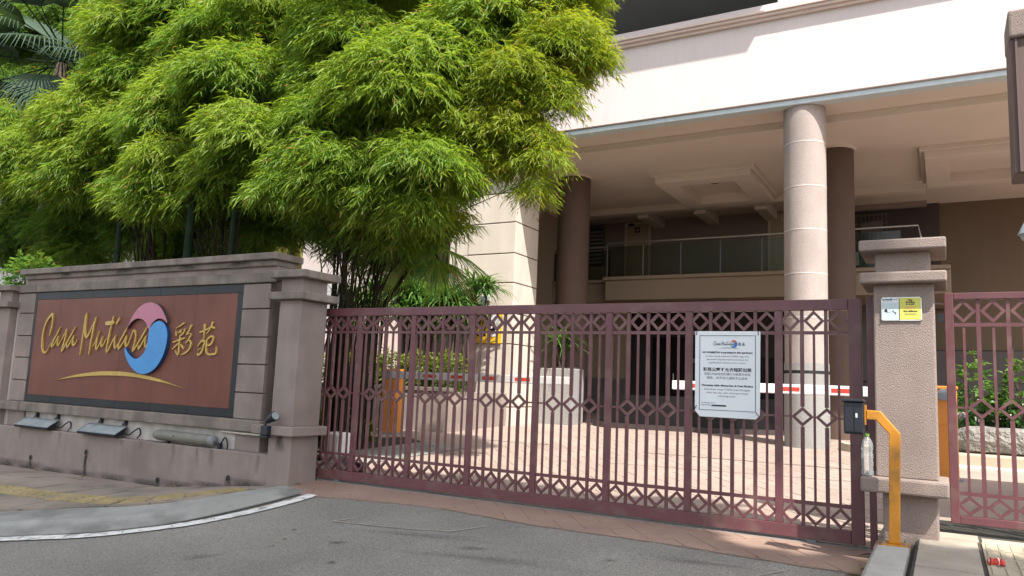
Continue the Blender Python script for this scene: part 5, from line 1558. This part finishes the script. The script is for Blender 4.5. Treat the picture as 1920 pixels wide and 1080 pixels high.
for k, (x, y, r, z) in enumerate(((.55, 15.0, .30, .75), (1.05, 15.3, .34, .8), (1.6, 15.1, .3, .75), (.2, 15.5, .28, .9), (2.2, 15.3, .35, .8))):
    bm = bmesh.new()
    bmesh.ops.create_icosphere(bm, subdivisions=3, radius=r)
    for v in bm.verts:
        n = v.co.normalized()
        v.co *= 1 + .16 * math.sin(n.x * 5 + k) * math.cos(n.y * 4 + k * 2) + .06 * math.sin(n.z * 11 + k)
        v.co.z *= .85
    me = bpy.data.meshes.new('boulder')
    bm.to_mesh(me)
    bm.free()
    me.materials.append(MT['rock'])
    o = put('boulder', me, None, (x, y, z - .1))
    tag(o, ['grey boulder behind the left end of the stone trough', 'grey boulder behind the stone trough, second from the trough end', 'pale grey boulder in the middle behind the stone trough', 'small grey boulder close to the orange barrier cabinet', 'broad grey boulder behind the far end of the trough'][k], 'boulder', 'boulders behind the stone trough')

# oil drips and dark scuffs on the asphalt
def ground_stain(x, y, rx, ry, amt, rot):
    n, m = 16, 4
    g = G()
    fade = []
    g.v.append((x, y, road_z(x, y) + .004))
    fade.append(amt)
    for j in range(1, m + 1):
        for i in range(n):
            a = 2 * math.pi * i / n
            r = j / m * (1 + .25 * math.sin(a * 3 + x * 7) + .12 * math.sin(a * 5 + y * 3))
            dx, dy = rx * r * math.cos(a), ry * r * math.sin(a)
            px, py = x + dx * math.cos(rot) - dy * math.sin(rot), y + dx * math.sin(rot) + dy * math.cos(rot)
            g.v.append((px, py, road_z(px, py) + .004))
            fade.append(amt * (1 - j / m) ** 1.2)
    for i in range(n):
        g.f.append((0, 1 + i, 1 + (i + 1) % n))
        for j in range(m - 1):
            a, b = 1 + j * n + i, 1 + j * n + (i + 1) % n
            g.f.append((a, a + n, b + n, b))
    o = structure(ob('oil_stain', g, 'stain'))
    o.data.attributes.new('fade', 'FLOAT', 'POINT').data.foreach_set('value', np.array(fade, np.float32))
for a in ((-4.45, 5.05, .10, .05, .8, .4), (-4.9, 4.75, .05, .03, .7, 1.0), (-3.3, 5.35, .16, .06, .5, .2), (-2.2, 5.5, .08, .05, .5, .8), (-5.1, 5.2, .04, .03, .9, 0),
          (-3.9, 5.5, .9, .10, .28, .12), (-3.0, 5.15, 1.1, .12, .25, .10), (-5.2, 4.3, .22, .10, .35, .7), (-4.1, 4.6, .05, .05, .8, .2), (-1.6, 5.75, .5, .08, .3, .05)):
    ground_stain(*a)

# ================================================================== BAMBOO
# each lobe: centre x, y, z, radius, leaf density, leaf size factor
LOB_A = [(-7.84, 7.9, 5.01, 0.86, 1), (-7.79, 7.5, 4.25, 0.45, 1), (-8.05, 7.4, 3.82, 0.28, 1.2), (-7.08, 7.6, 4.12, 0.5, 1), (-6.57, 7.7, 3.72, 0.31, 1), (-6.46, 8.1, 5.34, 0.96, 1), (-6.05, 7.9, 4.23, 0.66, 1), (-7.79, 8.4, 6.45, 1.01, 1), (-7.64, 8.6, 7.75, 1.32, 0.7), (-5.88, 8.5, 6.11, 0.91, 1), (-9.35, 9.2, 7.91, 1.18, 0.9), (-10.54, 9.4, 7.45, 1.13, 0.9), (-8.22, 9.2, 5.97, 0.79, 0.9), (-7.25, 7.5, 3.81, 0.29, 1.2), (-7.8, 7.4, 3.91, 0.26, 1.3), (-6.08, 8.0, 3.6, 0.34, 1), (-7.07, 8.2, 3.58, 0.29, 0.8), (-9.93, 8.6, 7.17, 0.86, 0.9), (-7.54, 7.7, 3.81, 0.33, 1), (-6.59, 8.2, 3.54, 0.29, 0.8), (-6.15, 8.3, 3.94, 0.3, 1)]
LOB_B = [(-5.56, 8.4, 4.85, 0.82, 1), (-5.42, 8.5, 4.26, 0.35, 1), (-4.96, 8.7, 5.47, 0.72, 1), (-4.84, 8.7, 4.66, 0.46, 1), (-4.69, 8.7, 3.83, 0.16, 1.3), (-4.82, 8.7, 4.17, 0.19, 1.2), (-4.47, 8.9, 5.92, 0.59, 1), (-4.51, 8.8, 5.09, 0.3, 1.1), (-4.11, 9.1, 5.75, 0.28, 1.2), (-5.31, 9.0, 6.62, 0.86, 1), (-7.11, 9.6, 7.68, 0.99, 0.9), (-5.92, 9.6, 6.43, 0.74, 0.9), (-4.84, 9.5, 5.77, 0.46, 1), (-4.33, 9.2, 6.15, 0.34, 1), (-4.74, 9.2, 7.08, 0.71, 0.8), (-4.56, 8.6, 4.22, 0.23, 1), (-6.02, 8.8, 3.59, 0.2, 0.7)]
LOB_C = [(-11.11, 8.0, 5.9, 1.11, 1), (-10.88, 7.8, 4.78, 0.69, 1), (-11.16, 7.7, 3.93, 0.39, 1.1), (-11.09, 7.7, 4.33, 0.46, 1), (-9.5, 8.0, 5.91, 0.97, 1), (-8.91, 7.7, 4.77, 0.74, 1), (-10.87, 8.5, 7.12, 1.0, 0.9), (-9.57, 7.8, 4.46, 0.47, 1), (-11.87, 8.8, 8.73, 1.54, 0.7), (-13.15, 8.6, 7.62, 1.13, 0.9), (-13.56, 9.4, 8.52, 1.32, 0.9), (-11.62, 9.2, 6.53, 1.05, 0.9), (-13.46, 9.2, 6.39, 1.02, 0.9), (-10.04, 8.0, 4.3, 0.44, 1), (-10.66, 7.9, 4.16, 0.36, 1), (-12.07, 7.9, 4.34, 0.44, 1)]
LOB_D = [(-15.15, 8.4, 6.14, 1.02, 1), (-16.18, 8.3, 5.57, 0.75, 1), (-15.4, 8.2, 5.01, 0.5, 1.1), (-13.53, 8.4, 6.75, 1.01, 1), (-13.5, 8.2, 5.53, 1.09, 1), (-14.26, 8.2, 5.1, 0.62, 1), (-13.97, 8.8, 7.88, 0.83, 0.8), (-17.15, 8.5, 6.52, 0.59, 1), (-16.44, 8.5, 5.09, 0.63, 1.1), (-17.14, 8.5, 5.51, 0.52, 1.1), (-15.05, 8.4, 4.7, 0.47, 1), (-14.02, 8.4, 4.81, 0.56, 1), (-15.18, 9.4, 8.75, 0.77, 0.9)]
LOB_E = [(-19.14, 10.0, 4.83, 1.16, 1), (-16.82, 10.0, 4.53, 1.19, 1), (-14.94, 10.0, 4.15, 0.85, 1), (-13.2, 10.0, 4.04, 0.84, 1), (-19.48, 9.8, 3.89, 0.88, 1), (-16.7, 9.6, 3.71, 0.71, 1), (-16.32, 10.4, 5.58, 1.05, 1), (-19.09, 10.4, 5.59, 1.03, 1), (-11.93, 10.0, 3.85, 0.63, 0.8), (-12.9, 10.2, 4.72, 0.89, 0.9), (-13.44, 9.6, 3.7, 0.44, 1), (-17.8, 11.0, 5.21, 1.27, 1), (-15.16, 11.0, 4.99, 1.14, 1), (-13.03, 11.0, 4.69, 0.93, 1), (-21.37, 11.0, 6.69, 1.47, 1), (-18.52, 11.0, 6.79, 1.48, 0.8), (-20.04, 10.0, 4.63, 0.9, 1), (-27.23, 13.0, 12.42, 2.78, 1), (-23.81, 13.0, 12.26, 2.14, 1), (-26.25, 12.5, 9.45, 2.21, 1), (-23.64, 12.5, 9.91, 1.5, 0.8), (-21.05, 12.5, 10.45, 1.39, 0.6)]
LOB_F = [(-10.47, 9.2, 3.89, 0.61, 0.6), (-9.88, 9.6, 4.22, 0.66, 0.6), (-8.38, 9.2, 3.91, 0.59, 0.7), (-7.21, 9.0, 3.44, 0.51, 0.8), (-6.82, 9.2, 3.54, 0.3, 0.7), (-7.46, 8.8, 3.5, 0.39, 0.8), (-6.58, 8.8, 3.6, 0.45, 0.8), (-8.26, 8.6, 3.68, 0.32, 0.5), (-8.89, 10.4, 4.82, 0.85, 0.9), (-7.35, 10.3, 4.68, 0.48, 0.9), (-7.9, 9.9, 3.26, 0.34, 0.7), (-10.32, 10.5, 5.3, 1.02, 0.8), (-8.99, 9.8, 3.44, 0.27, 0.6), (-11.78, 11.5, 4.36, 0.67, 0.7), (-9.9, 11.5, 4.34, 0.72, 0.6), (-8.37, 10.2, 3.29, 0.36, 0.6)]

def clump(name, label, base, lobes, culms, m_leaf, group='bamboo clumps', k=9, per=430, culm_m='culm', yel=0.0, size=(.09, .19), spread=.45):
    t = thing(name, label, 'bamboo', (base[0], base[1], base[2]), group)
    Ps, Ds, Tn = [], [], []
    for lb in lobes:
        c0 = np.array(lb[:3])
        R_ = lb[3]
        for q in range(5):
            # every lobe is a handful of drooping plumes
            v = rng.normal(0, 1, 3)
            v /= np.linalg.norm(v)
            c = c0 + v * R_ * rng.uniform(.1, .65) * np.array([1, .9, .9])
            r = R_ * rng.uniform(.5, .75)
            n = int(per * (r / .3) ** 2 * lb[4] * .155)
            u = rng.normal(0, 1, (n, 3))
            u[:, 2] = np.where(u[:, 2] < -.3, -.3 - u[:, 2] * .5, u[:, 2])
            u /= np.linalg.norm(u, axis=1, keepdims=True)
            rad = rng.uniform(.25, 1.0, (n, 1)) ** .6
            p = c + u * rad * r * np.array([1.1, 1.0, .9])
            p[:, 2] -= (rad[:, 0] ** 2) * r * .45
            h = u * np.array([1, 1, .3]) + rng.normal(0, .28, (n, 3)) + np.array([0, 0, -.35])
            h /= np.linalg.norm(h, axis=1, keepdims=True)
            Ps.append(p)
            Ds.append(h)
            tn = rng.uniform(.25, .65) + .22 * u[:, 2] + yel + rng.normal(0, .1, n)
            Tn.append(np.clip(tn, 0, 1))
    P, D, T = np.concatenate(Ps), np.concatenate(Ds), np.concatenate(Tn)
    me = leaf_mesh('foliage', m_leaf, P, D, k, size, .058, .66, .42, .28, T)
    f = put('foliage', me, t)
    f['kind'] = 'stuff'
    # culms arch from the base to the lobes
    for i in range(culms):
        lb = lobes[i % len(lobes)]
        a = random.uniform(0, 6.28)
        q = random.uniform(0, 1) ** .5 * spread
        x0, y0, z0 = base[0] + q * math.cos(a), base[1] + q * .7 * math.sin(a), base[2]
        x1, y1, z1 = lb[0] + random.uniform(-.4, .4) * lb[3], lb[1] + random.uniform(-.2, .5) * lb[3], lb[2] + random.uniform(0, .7) * lb[3]
        pts = []
        for s in range(9):
            w = s / 8
            e = w ** 3.6
            pts.append((x0 + (x1 - x0) * e + random.uniform(-.012, .012), y0 + (y1 - y0) * e + random.uniform(-.012, .012), z0 + (z1 - z0) * (1 - (1 - w) ** 1.25)))
        r0 = random.uniform(.013, .026)
        cu = ob('culm', G().tube(pts, [r0 * (1 - .65 * s / 8) for s in range(9)], 7), culm_m, t, smooth=True)
        if i < 14:
            g = G()
            for nd in range(4):
                s = random.randint(2, 6)
                p = Vector(pts[s])
                aa = random.uniform(0, 6.28)
                L = random.uniform(.25, .6)
                g.tube([p, p + Vector((math.cos(aa) * L * .5, math.sin(aa) * L * .4, L * .3)), p + Vector((math.cos(aa) * L, math.sin(aa) * L * .8, L * .15))], [.006, .004, .002], 5, False)
            ob('side_branch', g, 'twig', cu)['kind'] = 'stuff'
    return t
clump('bamboo_clump', 'tall arching bamboo clump nearest the gate with bright hanging leaves', (-7.95, 8.75, 0.1), LOB_A, 20, 'lf_bamboo', per=760, spread=.26)
clump('bamboo_clump', 'bamboo leaning right over the gate with yellow sunlit tips', (-8.0, 9.35, 0.1), LOB_B, 9, 'lf_yel', per=1000, size=(.07, .135), yel=-.1, spread=.12)
clump('bamboo_clump', 'bright green bamboo clump rising behind the middle of the sign wall', (-10.2, 8.3, 0.15), LOB_C, 22, 'lf_bamboo', per=760)
clump('bamboo_clump', 'bright green bamboo clump at the left end of the sign wall', (-12.2, 8.6, 0.1), LOB_D, 20, 'lf_bamboo', per=760)
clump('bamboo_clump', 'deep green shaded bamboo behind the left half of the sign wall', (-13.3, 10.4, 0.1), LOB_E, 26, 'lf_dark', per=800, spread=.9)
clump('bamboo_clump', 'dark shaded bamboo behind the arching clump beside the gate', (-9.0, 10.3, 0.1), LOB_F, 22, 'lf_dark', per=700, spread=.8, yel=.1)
def green_pole(x, y, z1, r, lean, label):
    t = thing('thick_culm', label, 'bamboo stem', (x, y, .1), 'thick green stems')
    pts = [(x + lean * (i / 10) ** 1.5, y, .1 + (z1 - .1) * i / 10) for i in range(11)]
    ob('stem', G().tube(pts, [r * (1 - .25 * i / 10) for i in range(11)], 12), 'culm_g', t, smooth=True)
    for i in range(1, 10):
        p = pts[i]
        ob('node_ring', G().tube([(p[0], p[1], p[2] - .012), (p[0], p[1], p[2] + .012)], r * (1 - .25 * i / 10) * 1.08, 12), 'culm', t)
green_pole(-9.35, 7.75, 5.2, .052, .12, 'thick dark green stem rising behind the middle of the sign coping')
green_pole(-12.35, 7.9, 4.6, .06, .05, 'thick dark green stem rising behind the left end of the coping')
green_pole(-10.25, 7.7, 4.8, .075, .06, 'broad dark stem behind the coping, above the emblem')

# ================================================================== STRAP LEAF PLANTS, SHRUBS
def dracaena(x, y, z0, h, n, L, W, label, group, heads=3, m='lf_strap'):
    t = thing('dracaena', label, 'plant', (x, y, z0), group)
    for i in range(heads):
        dx, dy, dz = (rng.uniform(-.25, .25), rng.uniform(-.2, .2), rng.uniform(-.3, .1) * h) if heads > 1 else (0, 0, 0)
        top = (x + dx, y + dy, z0 + h + dz)
        ob('stem', G().tube([(x + dx * .3, y + dy * .3, z0), (x + dx * .7, y + dy * .8, z0 + (h + dz) * .5), top], [.03, .025, .02], 7), 'twig', t, smooth=True)
        me = strap_mesh('leaf_rosette', m, top, n, L, W)
        put('leaf_rosette', me, t)
    return t
ORD = ['glossy strap leaved plant at the left end of the sunlit row', 'glossy strap leaved plant, second from the left end of the sunlit row', 'glossy strap leaved plant, third from the left end of the sunlit row', 'glossy strap leaved plant left of the middle of the sunlit row', 'glossy strap leaved plant right of the middle of the sunlit row', 'glossy strap leaved plant, third from the stone pier', 'glossy strap leaved plant, second from the stone pier', 'glossy strap leaved plant right against the stone pier']
for k, x in enumerate((-12.6, -12.0, -11.45, -10.95, -10.45, -9.95, -9.55, -9.25)):
    dracaena(x, 14.2 + (k % 3) * .35, .9, 2.0 + (k % 2) * .3 + .2 * math.sin(k), 64, (.5, .9), .036,
             ORD[k], 'strap leaved plants in the raised bed', 6)
dracaena(-8.2, 17.05, 1.62, .75, 44, (.5, .95), .034, 'spiky green plant drooping over the grey pebble planter', 'strap leaved plant in the planter', 3)
def shrub(name, x, y, z, rx, ry, rz, n, m, label, group, size=(.05, .10), W=.22, k=5, tint=.5):
    t = thing(name, label, 'shrub', (x, y, z), group)
    u = rng.normal(0, 1, (n, 3))
    u /= np.linalg.norm(u, axis=1, keepdims=True)
    rad = rng.uniform(.3, 1, (n, 1)) ** .45
    wob = 1 + .2 * np.sin(u[:, :1] * 6 + x * 5) * np.cos(u[:, 2:] * 5 + x)
    P = np.array([x, y, z + rz]) + u * rad * wob * np.array([rx, ry, rz])
    D = u + rng.normal(0, .4, (n, 3)) + np.array([0, 0, .3])
    D /= np.linalg.norm(D, axis=1, keepdims=True)
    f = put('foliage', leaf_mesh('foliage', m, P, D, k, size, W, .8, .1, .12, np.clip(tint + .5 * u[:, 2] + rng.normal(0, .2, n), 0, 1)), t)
    f['kind'] = 'stuff'
    g = G()
    for i in range(6):
        a = random.uniform(0, 6.28)
        g.tube([(x, y, z - .1), (x + math.cos(a) * rx * .4, y + math.sin(a) * ry * .4, z + rz), (x + math.cos(a) * rx * .7, y + math.sin(a) * ry * .7, z + rz * 1.5)], [.014, .01, .005], 5)
    ob('stems', g, 'twig', t)
    return t
hl = ['clipped yellow green shrub in the raised bed, nearest the stone pier', 'clipped shrub in the raised bed, second from the stone pier', 'clipped shrub in the raised bed behind the orange cabinet', 'yellow green shrub in the raised bed just left of the orange cabinet', 'shrub at the left end of the raised bed']
for k, x in enumerate((-9.25, -9.95, -10.65, -11.4, -12.2)):
    shrub('hedge_shrub', x, 13.55, .95, .45, .35, .42, 420, 'lf_hedge', hl[k], 'clipped shrubs in the raised bed', (.05, .09), .25, 5, .42)
for k, (x, y, r) in enumerate(((-8.9, 9.4, .3), (-8.6, 10.0, .25), (-8.3, 9.1, .2), (-9.5, 9.2, .35), (-9.3, 10.4, .35))):
    shrub('ground_shrub', x, y, .1, r, r, r * .8, 170, 'lf_hedge', ['low leafy plant at the foot of the bamboo', 'low leafy plant beside the gutter', 'smallest low plant at the gutter edge', 'low leafy plant behind the gate motor', 'low leafy plant at the back of the bamboo bed'][k], 'low plants in the bamboo bed', (.06, .12), .2, 5, .15)
for k, (x, y, h, r) in enumerate(((.42, 14.75, 1.15, .22), (.80, 14.9, .6, .2), (1.12, 14.7, 1.25, .26), (1.9, 14.8, 1.2, .4))):
    shrub('trough_shrub', x, y, .75, r, r * .9, h * .5, 75, 'lf_strap', ['bright leafy shrub behind the left end of the stone trough', 'low leafy shrub in the middle of the stone trough', 'tall bright shrub behind the trough at the picture edge', 'bushy shrub past the picture edge behind the trough'][k], 'shrubs behind the stone trough', (.09, .17), .22, 6, .45)
gw = thing('garden_wall', 'olive painted garden wall glimpsed behind the bamboo above the sign', 'wall', (-12, 12, 0))
bev('wall_face', B(-14.9, -12.3, 12.0, 12.2, -.2, 4.6), 'olive', gw, .01)
bev('coping', B(-14.95, -12.25, 11.95, 12.25, 4.6, 4.7), 'olive', gw, .01)
# bushy weed over the far left pillar
shrub('climbing_shrub', -12.95, 6.9, 2.35, .35, .35, .30, 260, 'lf_dark', 'leafy climber spilling over the far left pillar', None, (.05, .10), .2, 6, .2)

# ================================================================== FAN PALMS
def fan_frond(parent, root, yaw, pitch, L, n=26, m='lf_palm', wid=2.6, stalk=.8):
    g = G()
    tints = []
    h = Vector((math.cos(yaw) * math.cos(pitch), math.sin(yaw) * math.cos(pitch), math.sin(pitch)))
    s = Vector((-math.sin(yaw), math.cos(yaw), 0))
    hub = Vector(root) + h * stalk
    upn = s.cross(h)
    if upn.z < 0: upn = -upn
    for i in range(n):
        a = (i / (n - 1) - .5) * wid
        d = h * math.cos(a) + s * math.sin(a)
        ln = L * (.75 + .25 * math.cos(a)) * rng.uniform(.92, 1.05)
        sd = d.cross(upn).normalized()
        w = .022
        p = [hub, hub + d * ln * .5, hub + d * ln * .82 + Vector((0, 0, -.08 * ln)), hub + d * ln + Vector((0, 0, -.32 * ln))]
        ws_ = [.004, w, w * .6, .002]
        vs_ = []
        for q, ww in zip(p, ws_):
            vs_ += [q - sd * ww, q + upn * ww * .35, q + sd * ww]
        fs_ = []
        for j in range(3):
            fs_ += [(3 * j, 3 * j + 1, 3 * j + 4, 3 * j + 3), (3 * j + 1, 3 * j + 2, 3 * j + 5, 3 * j + 4)]
        g.add(vs_, fs_)
        tints += [rng.uniform(0, 1)] * len(vs_)
    me = g.mesh('frond', MT[m])
    at = me.attributes.new('tint', 'FLOAT', 'POINT')
    at.data.foreach_set('value', np.array(tints, np.float32))
    o = put('frond', me, parent)
    ob('stalk', G().tube([root, tuple(hub)], [.02, .012], 6), 'culm_g', o)
    return o
pa = thing('fan_palm', 'blue green fan palm at the top left corner behind the bamboo', 'palm', (-17.9, 9.6, 0), 'fan palms')
ob('trunk', G().tube([(-17.9, 9.6, -.5), (-17.85, 9.6, 4), (-17.8, 9.55, 8.2)], [.16, .14, .12], 12), 'bark', pa, smooth=True)
for i in range(34):
    fan_frond(pa, (-17.8, 9.55, 8.2 + (i % 4) * .12), i * 2.4, random.uniform(-.9, .8), random.uniform(1.1, 1.5), 34, stalk=random.uniform(.8, 1.7))
pb = thing('fan_palm', 'small fan palm whose fronds hang in front of the stone pier', 'palm', (-9.6, 10.6, 0), 'fan palms')
ob('trunk', G().tube([(-9.6, 10.6, -.1), (-8.9, 10.5, 2), (-7.45, 10.2, 3.55)], [.06, .05, .04], 10), 'culm', pb, smooth=True)
for yaw, pit, L in ((-.25, -.95, 1.0), (.1, -.5, .9), (-1.2, .0, .9), (-2.2, -.1, .9), (2.6, .2, .9), (1.4, .4, .9), (-2.9, -.85, .85)):
    fan_frond(pb, (-7.45, 10.2, 3.55), yaw, pit, L, 24, 'lf_dark', 2.4, .45)

# ================================================================== ADDED SHADE TREE ACROSS THE ROAD (unseen, crown shaped to shade gate and sign)
tr = thing('shade_tree', 'unseen tree added across the road to shade the gate and sign', 'tree', (6.5, -8.5, -.5))
ob('trunk', G().tube([(6.5, -8.5, -1), (6.4, -8.4, 4), (6.0, -7.8, 8.6), (5.0, -6.6, 13.0)], [.55, .46, .40, .28], 14), 'bark', tr, smooth=True)
for e in ((-3.0, -2.2, 16.0), (1.0, -.2, 16.2), (6.0, -.6, 16.2), (-1, -6, 16.5), (7, -4.5, 16), (3, -4.0, 17)):
    ob('limb', G().tube(smooth_line([(6.0, -7.8, 8.6), ((6 + e[0]) / 2, (-7.8 + e[1]) / 2 - .3, 13.4), e], 5), [.2 - .015 * i for i in range(11)], 8), 'bark', tr, smooth=True)
N_ = 36000
xx = rng.uniform(-5.2, 10.6, N_)
zz = 15.0 + 2.2 * rng.uniform(0, 1, N_) + .35 * np.sin(xx * 1.3)
edge = np.where(xx < 6.75, 1.22 + .18 * np.sin(xx * 2.1) + .12 * np.sin(xx * 5.3), -.55 + .08 * np.sin(xx * 4)) - .42 * (zz - 16)
yy_ = edge - rng.uniform(0, 1, N_) * 7.5
xx = xx + .55 * (zz - 16)
P = np.stack([xx, yy_, zz], 1)
D = rng.normal(0, 1, (N_, 3))
D[:, 2] *= .3
D /= np.linalg.norm(D, axis=1, keepdims=True)
cr_ = put('crown', leaf_mesh('crown', 'lf_shade', P, D, 5, (.16, .30), .32, .8, .1, .3), tr)
cr_['kind'] = 'stuff'
